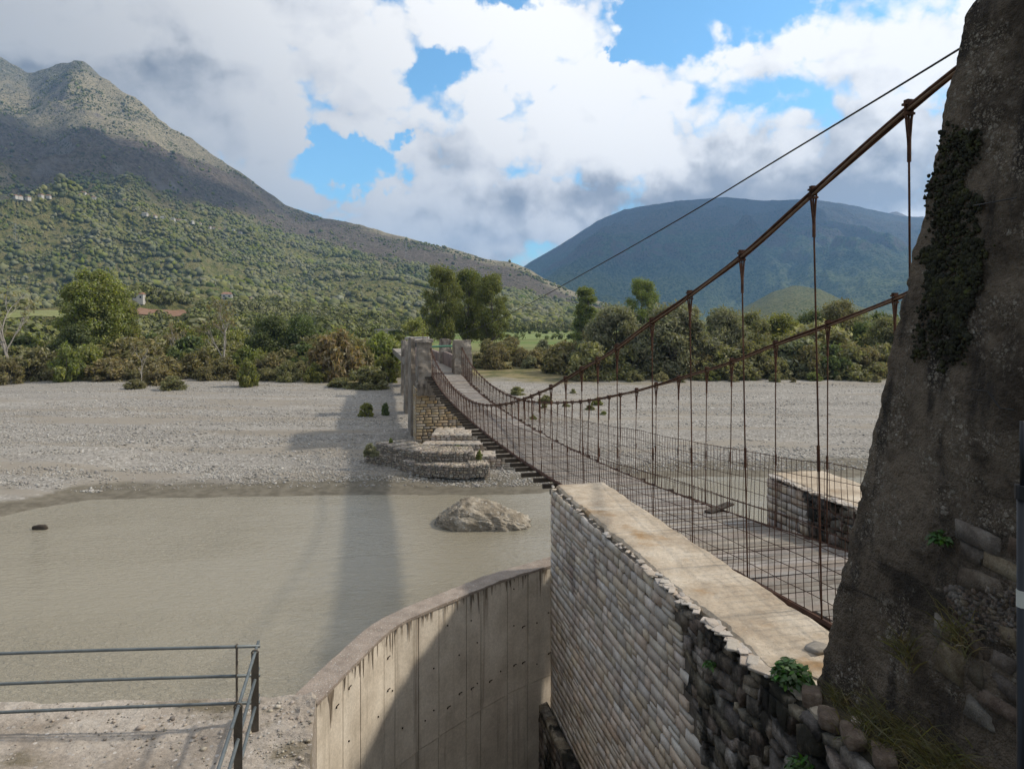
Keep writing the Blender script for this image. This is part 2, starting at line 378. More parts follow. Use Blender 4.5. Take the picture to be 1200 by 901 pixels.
# ---- hills: columns of constant bearing rising from the foot to the skyline
def hill(name, tab, x0, x1, nx, ny, mat, amp, seed, G=1.25, back=.5, rough=1.0, fscale=1 / 420., tree=None, crest=1.08):
    tab = np.array(tab, float)      # bearing x, skyline row y, skyline distance, foot distance
    def f(X, Y):
        X = np.asarray(X, float); Y = np.asarray(Y, float)
        px = 600 + FPX * X / Y
        sy = np.interp(px, tab[:, 0], tab[:, 1]); D = np.interp(px, tab[:, 0], tab[:, 2]); F0 = np.interp(px, tab[:, 0], tab[:, 3])
        zs = (HOR - sy) / FPX * D + 9.5
        s = (Y - F0) / (D - F0)
        sc = np.clip(s, 0, 1)
        z = zs * sc ** G
        e = np.clip(sc * 3, 0, 1) * np.clip(crest - sc, 0, 1) ** .6
        z = z + amp * zs * e * (ridged(X * fscale + .3 * fbm(X * fscale * 2, Y * fscale * 2, 3, seed + 50), Y * fscale * .6, 6, seed) - .45)
        z = z + .03 * zs * e * ridged(X / 150., Y / 120., 4, seed + 70)
        z = z + rough * zs * .012 * fbm(X / 60, Y / 60, 5, seed + 9) * np.clip(sc * 4, 0, 1)
        z = np.where(s > 1, z - back * (Y - D), z)
        z = np.where(s > 1.0, np.maximum(z, -200), z)
        return -9.5 + np.where(s < 0, s * 60, z)
    xs = np.linspace(x0, x1, nx); ts = (xs - 600) / FPX
    F0 = np.interp(xs, tab[:, 0], tab[:, 3]); D = np.interp(xs, tab[:, 0], tab[:, 2])
    sg = np.concatenate((np.linspace(-.02, 1, ny), np.linspace(1.03, 1.5, 10)))
    Yg = F0[None] + sg[:, None] * (D - F0)[None]
    Xg = ts[None] * Yg
    Zg = f(Xg, Yg)
    o = tag(mesh_obj(name, np.stack((Xg, Yg, Zg), -1), gridfaces(*Xg.shape), mat, smooth=True), kind='structure')
    if tree is not None:            # height over the tree line, for the bands of growth
        at = o.data.attributes.new('band', 'FLOAT', 'POINT')
        q = sg[:, None] - np.interp(xs, tree[:, 0], tree[:, 1])[None]
        at.data.foreach_set('value', q.astype(np.float32).ravel())
    return o, f

def hill_mat(name, zones, blue=False, sc=1.0):
    m = bpy.data.materials.new(name); m.use_nodes = True; g = NT(m.node_tree)
    P = g.n('ShaderNodeNewGeometry').outputs['Position']; N = g.n('ShaderNodeNewGeometry').outputs['Normal']
    z = g.n('ShaderNodeSeparateXYZ', {0: P}).outputs[2]
    nz = g.n('ShaderNodeSeparateXYZ', {0: N}).outputs[2]
    big = g.noise(P, .004 * sc, 8, .6); mid = g.noise(P, .02 * sc, 9, .65); fine = g.noise(P, .08 * sc, 8, .7)
    if zones.get('band'): z = g.n('ShaderNodeAttribute', attribute_name='band').outputs['Fac']
    zz = g.math('ADD', z, g.math('MULTIPLY', g.math('SUBTRACT', big, .5), zones['wob']))
    zz = g.math('ADD', zz, g.math('MULTIPLY', g.math('SUBTRACT', mid, .5), zones['wob'] * .6))
    c = None
    for (z0, z1, ca, cb) in zones['z']:
        cc = g.mix(g.ss(fine, .38, .62), ca, cb)
        c = cc if c is None else g.mix(g.ss(zz, z0, z1), c, cc)
    # bare rock on steep flanks and along the gullies, shrubs dotted over the rest
    rockf = g.math('MULTIPLY', g.ss(g.math('ADD', nz, g.math('MULTIPLY', g.math('SUBTRACT', mid, .5), .5)), *zones['steep']), g.ss(zz, *zones['rockz']))
    c = g.mix(rockf, c, g.mix(g.noise(g.vscale(P, (1, 1, .3)), .03 * sc, 8, .7), zones['rock'][0], zones['rock'][1]))
    v1 = g.vor(P, .11 * sc); 
    dots = g.math('MULTIPLY', g.ss(v1, .42, .25), g.ss(g.noise(P, .006 * sc, 6, .6), *zones['dots']))
    c = g.mix(g.math('MULTIPLY', dots, .85), c, zones['dotc'])
    b = g.n('ShaderNodeBump', {'Height': g.math('ADD', mid, g.math('MULTIPLY', fine, .5)), 'Strength': 1.0, 'Distance': 22.0 / sc})
    p = g.n('ShaderNodeBsdfPrincipled', {'Base Color': c, 'Roughness': 1.0, 'Specular IOR Level': .05, 'Normal': b.outputs[0]})
    g.t.links.new(p.outputs[0], g.n('ShaderNodeOutputMaterial').inputs[0])
    return m

LEFT = [(-700, 140, 3200, 180), (-300, 40, 3200, 180), (-100, 50, 3200, 190), (0, 68, 3200, 200), (33, 87, 3200, 200), (50, 83, 3200, 200), (80, 73, 3200, 205), (97, 72, 3200, 210), (113, 82, 3200, 210),
        (143, 103, 3150, 215), (173, 123, 3100, 220), (200, 147, 3100, 230), (230, 167, 3050, 240), (260, 190, 3000, 250), (287, 207, 3000, 260), (307, 223, 3000, 270),
        (333, 240, 2950, 290), (367, 252, 2900, 310), (400, 258, 2800, 340), (430, 266, 2700, 370), (490, 281, 2600, 430), (521, 289, 2550, 470), (546, 295, 2500, 500),
        (570, 303, 2450, 520), (598, 306, 2400, 540), (620, 314, 2350, 560), (638, 326, 2300, 570), (666, 339, 2200, 580), (700, 352, 2100, 600), (745, 366, 2000, 640), (800, 376, 1900, 700)]
TREE = np.array([(-800, .46), (-100, .47), (0, .48), (100, .5), (200, .58), (280, .70), (340, .72), (400, .72), (460, .70), (520, .68), (600, .66), (660, .62), (900, .6)])
hm = hill_mat('limestone mountainside', dict(band=True, wob=.14, z=[
    (0, 1, (.14, .155, .055), (.24, .215, .10)), (-.50, -.44, (.135, .15, .05), (.255, .225, .105)), (-.10, -.02, (.14, .12, .065), (.22, .185, .11)),
    (.0, .06, (.105, .083, .065), (.20, .165, .13)), (.24, .31, (.40, .34, .235), (.26, .23, .145)), (.44, .49, (.12, .125, .082), (.27, .25, .20))],
    steep=(.66, .42), rockz=(-.02, .06), rock=((.13, .11, .098), (.33, .295, .255)), dots=(.40, .54), dotc=(.065, .078, .038)))
hill_o, hillf = hill('hillside', LEFT, -500, 790, 430, 460, hm, .20, 71, G=1.9, fscale=1 / 560., tree=TREE)
def hit(x, y):                      # the point of the hillside met along one bearing at one height angle
    Y = np.linspace(150, 3300, 6000); X = (x - 600) / FPX * Y
    yy = HOR - FPX * np.maximum(hillf(X, Y), ground_z(X, Y)) / Y
    i = int(np.argmax(yy <= y)); return float(X[i]), float(Y[i])
# the blue mountain up the valley
BLUE = [(480, 372, 9000, 3600), (560, 345, 9000, 3500), (600, 322, 9000, 3400), (620, 308, 9000, 3400), (660, 285, 8900, 3300), (700, 259, 8800, 3300), (730, 246, 8800, 3200), (765, 240, 8700, 3200),
        (800, 235, 8600, 3200), (850, 231, 8600, 3200), (900, 236, 8600, 3200), (950, 233, 8600, 3200), (1000, 241, 8600, 3200), (1060, 254, 8600, 3200), (1120, 258, 8600, 3200), (1250, 285, 8600, 3200), (1600, 330, 8600, 3200)]
bm_ = hill_mat('wooded mountain', dict(wob=260, z=[
    (0, 1, (.07, .095, .035), (.16, .175, .08)), (250, 420, (.04, .066, .045), (.115, .135, .09)), (700, 950, (.075, .078, .07), (.14, .12, .105))],
    steep=(.84, .66), rockz=(400, 600), rock=((.075, .06, .055), (.15, .125, .11)), dots=(.4, .5), dotc=(.028, .045, .02)), sc=.45)
hill('mountain', BLUE, 470, 1600, 300, 240, bm_, .46, 133, G=1.15, fscale=1 / 1300., crest=1.0, rough=.5)
KNOLL = [(800, 384, 2300, 1500), (850, 372, 2300, 1480), (880, 356, 2300, 1450), (905, 342, 2300, 1450), (930, 334, 2300, 1450), (960, 338, 2300, 1450), (985, 350, 2300, 1450), (1010, 360, 2300, 1450), (1060, 372, 2300, 1500), (1120, 383, 2300, 1500)]
km = hill_mat('scrubby knoll', dict(wob=20, z=[(0, 1, (.10, .12, .045), (.20, .185, .09))], steep=(.5, .3), rockz=(400, 500), rock=((.1, .09, .08), (.2, .2, .2)), dots=(.35, .5), dotc=(.05, .07, .025)))
hill('knoll', KNOLL, 800, 1120, 90, 80, km, .12, 17, G=1.0, fscale=1 / 180.)
SPUR = [(960, 372, 7000, 4000), (1000, 330, 7000, 3900), (1020, 272, 7000, 3800), (1035, 250, 7000, 3800), (1050, 243, 7000, 3800), (1070, 250, 7000, 3800), (1110, 262, 7000, 3800), (1300, 300, 7000, 3800), (1500, 340, 7000, 3800)]

rm = hill_mat('bare reddish ridge', dict(wob=200, z=[(0, 1, (.12, .10, .06), (.20, .16, .11)), (500, 700, (.22, .16, .115), (.30, .235, .17))], steep=(.8, .6), rockz=(300, 500), rock=((.2, .15, .12), (.3, .25, .2)), dots=(.5, .6), dotc=(.06, .06, .03)), sc=.5)
hill('ridge', [(q[0], q[1], q[2] + 4200, q[3] + 4600) for q in SPUR], 960, 1500, 90, 90, rm, .2, 57, G=1.1, fscale=1 / 900.)

# ------------------------------------------------------------------ clouds overhead (out of the picture) that shade the slopes
m_cloud = M('cloud', [(.78, .78, .78), (.82, .82, .82)], scale=.01, bump=0, rough=1)
def cloud(name, poly, z, th, seed):
    P = np.array(poly); c = P.mean(0); n = 140
    d_ = np.concatenate((P, P[:1])); s_ = np.concatenate(([0], np.cumsum(np.linalg.norm(np.diff(d_, axis=0), axis=1))))
    q = np.linspace(0, s_[-1], n, endpoint=False); E = np.stack((np.interp(q, s_, d_[:, 0]), np.interp(q, s_, d_[:, 1])), 1)
    rings = []
    sc_ = s_[-1] / 28
    for k, (f, hz_) in enumerate(((.0, 1.0), (.4, .95), (.75, .75), (.93, .4), (1.0, 0), (.93, -.3), (.75, -.5), (.4, -.6), (0, -.6))):
        V = c + (E - c) * f
        V = V + np.stack((fbm(V[:, 0] / sc_, V[:, 1] / sc_, 4, seed), fbm(V[:, 0] / sc_, V[:, 1] / sc_, 4, seed + 9)), 1) * sc_ * .3 * (f > .3)
        rings.append(np.column_stack((V, z + th * (hz_ + .35 * fbm(V[:, 0] / sc_, V[:, 1] / sc_, 4, seed + 5)))))
    V = np.array(rings); a, b_ = V.shape[:2]
    F = [(i * b_ + j, (i + 1) * b_ + j, (i + 1) * b_ + (j + 1) % b_, i * b_ + (j + 1) % b_) for i in range(a - 1) for j in range(b_)]
    tag(mesh_obj(name, V.reshape(-1, 3), F, m_cloud, smooth=True), kind='structure')
belt = [(-60, 120), (0, 130), (30, 140), (50, 152), (90, 152), (140, 170), (180, 188), (230, 204), (270, 220), (300, 234), (315, 242), (280, 244), (200, 234), (100, 222), (0, 212), (-60, 208)]
pl = []
for (x, y) in belt:
    X, Y = hit(x, y); Z = float(hillf(np.array([X]), np.array([Y]))[0]); k = (2300 - Z) / sdir.z; pl.append((X + sdir.x * k, Y + sdir.y * k))
cloud('cloud', pl, 2300, 90, 5)
cloud('cloud', [(3300, 4800), (5200, 4000), (7000, 5200), (8600, 7600), (8400, 11200), (4900, 11300)], 5600, 260, 15)

# ------------------------------------------------------------------ haze: the valley air
hz = MB(); hz.box((0, 7300, 930), (62000, 17600, 1920))
hzm = bpy.data.materials.new('valley air'); hzm.use_nodes = True; g = NT(hzm.node_tree)
pv = g.n('ShaderNodeVolumePrincipled', {'Color': (.31, .58, 1.0, 1), 'Density': 6.0e-5, 'Anisotropy': 0.0})
g.t.links.new(pv.outputs[0], g.n('ShaderNodeOutputMaterial').inputs['Volume'])
tag(hz.build('haze', hzm), kind='stuff')
# ------------------------------------------------------------------ masonry
m_stone = M('pale limestone blocks', [(.37, .30, .24), (.48, .41, .34), (.57, .51, .435)], scale=2.2, rough=.95, bump=.6, bscale=34, bdist=.010, island=.20, grain=.22, stain=((1.2, 1.2, .6), (.24, .19, .165), .54, .72))
m_old = M('weathered dark rubble stone', [(.07, .06, .05), (.18, .15, .12), (.33, .295, .25)], scale=3.2, rough=.95, bump=1.0, bscale=14, bdist=.05, island=.35, grain=.4, stain=((1.6, 1.6, 1.0), (.022, .020, .016), .46, .60))
m_mortar = M('recessed mortar', [(.06, .05, .04), (.13, .11, .09)], scale=5, bump=.6)
m_mortar_dark = M('mossy mortar', [(.012, .012, .009), (.055, .05, .035)], scale=4, bump=.9, bdist=.06)
m_cope = M('worn tan concrete', [(.27, .21, .15), (.40, .33, .25), (.51, .445, .36)], scale=1.3, rough=.95, bump=.55, bscale=22, bdist=.015, grain=.2, stain=((.8, .8, .8), (.30, .195, .10), .54, .70), speck=(34, (.42, .38, .31), .30, .72))
m_gray = M('grey concrete', [(.20, .18, .155), (.30, .27, .23)], scale=1.5, bump=.4, grain=.2)
m_form = M('board formed concrete', [(.42, .365, .295), (.55, .485, .40), (.66, .595, .505)], scale=1.3, rough=.85, bump=.4, bscale=12, bdist=.012, grain=.18, stain=((3.4, 3.4, .22), (.25, .205, .155), .53, .78))
m_soil = M('dark soil and litter', [(.035, .03, .02), (.10, .085, .055)], scale=5, bump=1.0, bdist=.05)
m_edge = M('chipped white edging stone', [(.30, .255, .21), (.46, .41, .355)], scale=4, bump=.6, island=.15, grain=.2)

def icosphere(sub=1):
    import bmesh
    bm = bmesh.new(); bmesh.ops.create_icosphere(bm, subdivisions=sub, radius=1)
    V = np.array([v.co[:] for v in bm.verts]); F = np.array([[v.index for v in f.verts] for f in bm.faces]); bm.free()
    return V, F
IV, IF = icosphere(2)
IV1, IF1 = icosphere(1)
def boulder(c, sz, rng, rough=.22, rz=0.0, V0=None, seedn=1, pw=.62):
    V = (IV if V0 is None else V0).copy()
    V = np.sign(V) * np.abs(V) ** pw
    V = V * (1 + rough * n3(V, 1.6, seedn)[:, None]) * np.array(sz) / 2
    co, si = math.cos(rz), math.sin(rz)
    V = np.stack((V[:, 0] * co - V[:, 1] * si, V[:, 0] * si + V[:, 1] * co, V[:, 2]), 1)
    return V + c
def stones(rects, frame, jit, depth, rng, n=5, rot=0.0):
    """rects: (a0,a1,b0,b1) in the wall plane; frame(a,b,d) -> xyz; every stone a rounded, chipped pillow of its own"""
    fr = np.array([0, .035, .5, .965, 1]) if n == 5 else np.array([0, .12, .88, 1])
    k = len(fr); V = []; F = []; base = 0
    gf = gridfaces(k, k)
    for (a0, a1, b0, b1) in rects:
        c = np.array([[a0, b0], [a1, b0], [a1, b1], [a0, b1]], float)
        c += rng.uniform(-jit, jit, (4, 2)) * min(a1 - a0, b1 - b0)
        ctr = c.mean(0)
        if rot:
            t = rng.normal(0, rot); c = (c - ctr) @ np.array([[math.cos(t), -math.sin(t)], [math.sin(t), math.cos(t)]]) + ctr
        I, J = np.meshgrid(fr, fr, indexing='ij')
        pts = ((1 - I) * (1 - J))[..., None] * c[0] + (I * (1 - J))[..., None] * c[1] + (I * J)[..., None] * c[2] + ((1 - I) * J)[..., None] * c[3]
        edge = (I == 0) | (I == 1) | (J == 0) | (J == 1)
        corner = ((I == 0) | (I == 1)) & ((J == 0) | (J == 1))
        dd = rng.uniform(.45, 1) * depth + rng.normal(0, .10, I.shape) * depth + (I - .5) * rng.normal(0, .22) * depth + (J - .5) * rng.normal(0, .22) * depth
        dd = np.where(edge, -.5 * depth - .045, dd)
        pts = np.where(corner[..., None], pts + (ctr - pts) * .05, pts)
        pts = pts + rng.normal(0, .018, pts.shape) * (~corner)[..., None] * min(a1 - a0, b1 - b0) * 2
        V.append(frame(pts[..., 0], pts[..., 1], dd).reshape(-1, 3)); F.append(gf + base); base += k * k
    return np.concatenate(V), np.concatenate(F)

def courses(a0, a1, b0, b1, h, l, rng, hj=.25, lj=.45, keep=None):
    out = []; b = b1
    while b > b0 + .02:
        hh = h * rng.uniform(1 - hj, 1 + hj); lo = max(b - hh, b0)
        a = a0 + 0.0
        while a < a1 - .01:
            ll = l * rng.uniform(1 - lj, 1 + lj) * (1.0 if rng.random() > .12 else 1.5)
            e = min(a + ll, a1)
            if a1 - e < l * .35: e = a1
            if keep is None or keep((a + e) / 2, (lo + b) / 2):
                if rng.random() < .14 and hh > h * .9:
                    mid = (lo + b) / 2
                    out += [(a + .01, e - .01, lo + .008, mid - .006), (a + .01, e - .01, mid + .006, b - .008)]
                else: out.append((a + .012, e - .012, lo + .011, b - .011))
            a = e
        b = lo
    return out

def wing_wall(name, label, u_face, u_back, v0, v_split, v1, ztop, zbot, side, seed, lean=0.0):
    """side=-1: the dressed face looks to -u. New squared masonry beyond v_split, old rubble before it"""
    rng = np.random.default_rng(seed)
    ua = min(u_face, u_back); ub = max(u_face, u_back)
    root = empty(name, uv((ua + ub) / 2, (v0 + v1) / 2, zbot), label, 'wall')
    ins = .05
    fz = lambda z: u_face + side * lean * (ztop - z)      # a slight batter
    # cores
    c = MB()
    for va, vb, nm in ((v_split, v1 - ins, 0),):
        c.ubox(ua + ins - .018, ub - ins + .018, va, vb, zbot, ztop - .11)
    c.build('mortar_core', m_mortar, root)
    c = MB(); c.ubox(ua + ins + .004, ub - ins - .004, v0, v_split - .004, zbot, ztop - .13); c.build('rubble_core', m_mortar_dark, root)
    sp_ = lambda z: v_split + np.interp(z, [ztop - 5, ztop], [-.9, .9])
    fr = lambda a, b, d: uva(u_face + side * (d + lean * (ztop - b)) , a, b)
    zt = ztop - .10
    r = courses(v0, v1, zbot, zt, .20, .40, rng, hj=.16, keep=lambda a, b: a > sp_(b))
    V, F = stones(r, fr, .07, .012, rng); mesh_obj('dressed_masonry', V, F, m_stone, root)
    r = courses(v0, v1, zbot, zt, .19, .25, rng, hj=.55, lj=.65, keep=lambda a, b: a <= sp_(b) - .1)
    V, F = stones(r, fr, .30, .05, rng, rot=.16); mesh_obj('old_rubble_masonry', V, F, m_old, root)
    # the end face that looks to the river
    fe = lambda a, b, d: uva(a, v1 + d, b)
    r = courses(ua + .02, ub - .02, zbot, zt, .24, .45, rng)
    V, F = stones(r, fe, .08, .03, rng); mesh_obj('end_masonry', V, F, m_stone, root)
    # the other face
    fb = lambda a, b, d: uva(u_back - side * d, a, b)
    r = courses(v_split + .3, v1, zbot if side > 0 else zt - 2.2, zt, .24, .45, rng)
    V, F = stones(r, fb, .1, .03, rng); mesh_obj('back_masonry', V, F, m_stone, root)
    # concrete capping: an uneven slab between ragged edges
    na, nb = 460, 26
    vv = np.linspace(v_split - 2.7, v1 + .02, na); tt = np.linspace(0, 1, nb)
    eL = ua + .10 + .07 * fbm(vv * 1.7, vv * 0, 4, seed + 1) + .035 * fbm(vv * 7, vv * 0 + 1, 4, seed + 31) + np.where(vv < v_split + 1.5, .10 * fbm(vv * .9, vv * 0 + 5, 3, seed), 0)
    eR = ub - .03 + .05 * fbm(vv * 1.9, vv * 0 + 7, 4, seed + 2)
    U = eL[:, None] + (eR - eL)[:, None] * tt[None]; Vv = np.repeat(vv[:, None], nb, 1)
    Z = ztop + .022 * fbm(U * 1.3, Vv * 1.3, 5, seed + 4) + .010 * fbm(U * 7, Vv * 7, 3, seed + 8) - .05 * np.clip((np.abs(tt - .5)[None] - .44) / .06, 0, 1) ** 2
    top = uva(U, Vv, Z)
    rim = top.copy(); rim[..., 2] = ztop - .13; rim[:, 0] += (uva(.05, 0, 0) - uva(0, 0, 0)) * fbm(vv * 5, vv * 0 + 2, 4, seed + 37)[:, None]
    mb = MB(); mb.grid(top.transpose(1, 0, 2))
    for ring in (np.stack((rim[:, 0], top[:, 0]), 1), np.stack((top[:, -1], rim[:, -1]), 1)): mb.grid(ring.transpose(1, 0, 2))
    mb.grid(np.stack((top[-1], rim[-1]), 0).transpose(1, 0, 2)); mb.grid(np.stack((rim[0], top[0]), 0).transpose(1, 0, 2))
    mb.build('capping_slab', m_cope, root)
    # broken white chips and flat edging stones along the dressed side
    VV = []; FF = []; base = 0
    for i in range(110):
        near = rng.random() < .5
        v = rng.uniform(v_split - 1.5, v_split + 2.2) if near else rng.uniform(v_split - 1.5, v1)
        k_ = rng.uniform(.5, 1) * (1.5 if near else .8)
        sz = (k_ * rng.uniform(.06, .17), k_ * rng.uniform(.08, .26), rng.uniform(.015, .035))
        uo = np.interp(v, vv, eL) * 0 + u_face - side * rng.uniform(-.02, .10 if near else .06)
        V_ = boulder(uv(uo, v, ztop - rng.uniform(.012, .05)), sz, rng, .16, -TH + rng.normal(0, .35), IV, i, .22); VV.append(V_); FF.append(IF + base); base += len(V_)
    mesh_obj('edging_stones', np.concatenate(VV), np.concatenate(FF), m_edge, root)
    return root
UL = 4.85
wing_wall('wing_wall', 'long pale stone abutment wall with tan concrete top, running from the mossy tower out to the river', UL, 6.38, 2.2, 9.0, 17.0, -4.27, -13.2, -1, 3)
wing_wall('wing_wall', 'short stretch of stone abutment wall with tan top, seen through the wire mesh on the far side of the deck', 10.05, 11.75, 6.0, 13.1, 15.4, -3.88, -13.2, -1, 4)
# footing ledge below the long wall
rng = np.random.default_rng(8)
ft = empty('wall_footing', uv(4.65, 14, -13.2), 'dark narrow stone footing at the foot of the long abutment wall', 'footing')
mb = MB(); mb.ubox(4.57, 4.80, 11.0, 17.3, -13.2, -9.93); mb.build('mortar_core', m_mortar_dark, ft)
V, F = stones(courses(11, 17.3, -13.2, -9.9, .22, .36, rng), lambda a, b, d: uva(4.55 - d, a, b), .12, .03, rng); mesh_obj('footing_masonry', V, F, m_old, ft)
V, F = stones(courses(11, 17.3, 4.55, 4.80, .32, .36, rng), lambda a, b, d: uva(b, a, -9.92 + d), .12, .02, rng); mesh_obj('footing_top', V, F, m_old, ft)
V, F = stones(courses(4.55, 4.8, -13.2, -9.9, .22, .36, rng), lambda a, b, d: uva(a, 17.32 + d, b), .12, .03, rng); mesh_obj('footing_end', V, F, m_old, ft)

# fill between the wing walls: the approach the towers stand on
ap = MB(); ap.ubox(6.40, 10.03, .5, 8.1, -13.2, -4.62)
tag(ap.build('bridge_approach', m_gray, origin=uv(8, 4, -13)), 'low concrete approach behind the mossy tower at the near end of the deck', 'abutment')
# soil ledge at the tower's foot
vv = np.linspace(2.3, 7.3, 90); uu = np.linspace(4.86, 6.9, 36)
U, Vv = np.meshgrid(uu, vv, indexing='ij')
Z = -4.27 + .10 * fbm(U * 1.5, Vv * 1.5, 5, 3) + np.clip((U - 5.0) / .5, 0, 1) * np.clip((7.0 - Vv) / 2.0, 0, 1) * .28 - np.clip((4.98 - U) / .12, 0, 1) * .25
tag(mesh_obj('soil_bank', uva(U, Vv, Z), gridfaces(*U.shape), m_soil, smooth=True), kind='structure')

# ------------------------------------------------------------------ near towers
def tower_mat():
    m = bpy.data.materials.new('eroded dark concrete'); m.use_nodes = True; g = NT(m.node_tree)
    P = g.n('ShaderNodeNewGeometry').outputs['Position']
    c = g.mix(g.ss(g.noise(P, 1.1, 10, .7), .36, .62), (.068, .054, .042), (.215, .172, .130))
    c = g.mix(g.ss(g.noise(g.vscale(P, (2.2, 2.2, .5)), 1.0, 7, .62), .50, .66), c, (.05, .043, .038))
    c = g.mix(g.ss(g.noise(P, 3.2, 7, .7), .60, .70), c, (.19, .165, .135))
    lay = g.noise(g.vscale(P, (.25, .25, 2.4)), 1.0, 4, .6, 0.6)
    c = g.mix(g.math('MULTIPLY', g.ss(lay, .60, .66), .65), c, (.035, .03, .026))
    for s, th, pk, col in ((19, .50, .55, (.40, .36, .30)), (34, .60, .35, (.32, .28, .23)), (60, .62, .25, (.30, .255, .20)), (11, .30, .85, (.46, .42, .36))):
        vd = g.n('ShaderNodeTexVoronoi', {'Vector': P, 'Scale': s}); sc = g.n('ShaderNodeSeparateColor', {0: vd.outputs['Color']})
        f = g.math('MULTIPLY', g.math('LESS_THAN', vd.outputs['Distance'], g.math('MULTIPLY', sc.outputs[2], th)), g.math('GREATER_THAN', sc.outputs[0], pk))
        f = g.math('MULTIPLY', f, g.ss(g.noise(P, 2.1, 6, .65), .47, .60))
        c = g.mix(f, c, g.mix(sc.outputs[1], tuple(q * .6 for q in col), col))
    h = g.math('ADD', g.math('ADD', g.noise(P, 8, 10, .78), g.math('MULTIPLY', g.vor(P, 19), -.45)), g.math('MULTIPLY', g.vor(P, 46), -.35))
    b = g.n('ShaderNodeBump', {'Height': h, 'Strength': 1.0, 'Distance': .09})
    p = g.n('ShaderNodeBsdfPrincipled', {'Base Color': c, 'Roughness': .97, 'Specular IOR Level': .15, 'Normal': b.outputs[0]})
    g.t.links.new(p.outputs[0], g.n('ShaderNodeOutputMaterial').inputs[0])
    return m
m_tower = tower_mat()
m_moss = M('dark cushion moss', [(.008, .008, .005), (.020, .021, .009), (.048, .050, .017)], scale=7, bump=.8, bscale=60, island=.35)
TB = dict(z0=-4.5, z1=3.35, u0=5.20, u1=6.06, U0=8.1, U1=7.3, v0=4.2, v1=4.75, V0=7.06, V1=5.72)
def tow(t, which):                  # corner lines: lf left-front, lb left-back ...
    L = lambda a, b: a + (b - a) * t
    u = L(TB['u0'], TB['u1']) if which[0] == 'l' else L(TB['U0'], TB['U1'])
    v = L(TB['v0'], TB['v1']) if which[1] == 'f' else L(TB['V0'], TB['V1'])
    return u, v
def tower_mesh(name, parent, du=0.0, mirror=False, res=1.0):
    nz = int(260 * res); per = int(300 * res)
    ts = np.linspace(0, 1, nz); V = []
    for t in ts:
        cs_ = [np.array(tow(t, w)) for w in ('lf', 'rf', 'rb', 'lb')]
        ring = []
        for k in range(4):
            a, b = cs_[k], cs_[(k + 1) % 4]; n = per // 4 + (per // 4 if k == 3 else 0)
            for q in range(n): ring.append(a + (b - a) * q / n)
        V.append(ring)
    V = np.array(V); m = V.shape[1]
    ctr = V.mean(1, keepdims=True)
    # round the corners and the head
    rel = V - ctr
    ang = np.arange(m)
    for _ in range(int(7 * res)): V = .5 * V + .25 * (np.roll(V, 1, 1) + np.roll(V, -1, 1))
    head = np.clip((ts - .955) / .045, 0, 1)[:, None, None]
    V = ctr + (V - ctr) * (1 - .14 * head ** 2)
    Z = np.repeat((TB['z0'] + ts * (TB['z1'] - TB['z0']))[:, None], m, 1)
    if mirror: V[..., 0] = 2 * 6.63 - V[..., 0]
    V[..., 0] += du
    P = uva(V[..., 0], V[..., 1], Z)
    out = P - np.concatenate((uva(ctr[..., 0] + (0 if not mirror else 2 * (6.63 - ctr[..., 0])) + du, ctr[..., 1], Z[:, :1]),), 1); out[..., 2] = 0
    out /= np.linalg.norm(out, axis=2, keepdims=True) + 1e-9
    dsp = .020 * n3(P, .9, 2) + .016 * n3(P, 2.6, 5) + .020 * n3(P, 7, 9) + .018 * n3(P, 17, 12)
    pit = np.clip(n3(P, 5.2, 31) - .35, 0, 1) * -.06
    P = P + out * (dsp + pit)[..., None]
    F = [(i * m + k, i * m + (k + 1) % m, (i + 1) * m + (k + 1) % m, (i + 1) * m + k) for i in range(nz - 1) for k in range(m)]
    c = len(P.reshape(-1, 3)); VV = np.concatenate((P.reshape(-1, 3), [P[-1].mean(0) + (0, 0, .10)]))
    F += [((nz - 1) * m + k, (nz - 1) * m + (k + 1) % m, c) for k in range(m)]
    return mesh_obj(name, VV, F, m_tower, parent, smooth=True)
tw = empty('bridge_tower', uv(6.7, 5.6, -4.5), 'massive eroded dark concrete bridge tower with mossy face at the right edge', 'tower')
tower_mesh('shaft', tw)
def face_pt(x, y):                  # point of the tower's left face seen along one bearing of the photo, kept on the face
    best = None
    for t in np.linspace(0, 1, 60):
        for s in np.linspace(0, 1, 60):
            a = tow(t, 'lf'); b = tow(t, 'lb'); u = a[0] + (b[0] - a[0]) * s; v = a[1] + (b[1] - a[1]) * s
            p = uv(u, v, TB['z0'] + t * (TB['z1'] - TB['z0']))
            e = (600 + FPX * p[0] / p[1] - x) ** 2 + (HOR - FPX * p[2] / p[1] - y) ** 2
            if best is None or e < best[0]: best = (e, u, v, p[2])
    return best[1:]
def inpoly(x, y, poly):
    c = False; n = len(poly)
    for i in range(n):
        x1, y1 = poly[i]; x2, y2 = poly[i - 1]
        if (y1 > y) != (y2 > y) and x < (x2 - x1) * (y - y1) / (y2 - y1) + x1: c = not c
    return c
def face_xy(s, t):
    a = tow(t, 'lf'); b = tow(t, 'lb'); u = a[0] + (b[0] - a[0]) * s; v = a[1] + (b[1] - a[1]) * s
    z = TB['z0'] + t * (TB['z1'] - TB['z0'])
    p = uv(u, v, z); return u, v, z, 600 + FPX * p[0] / p[1], HOR - FPX * p[2] / p[1]
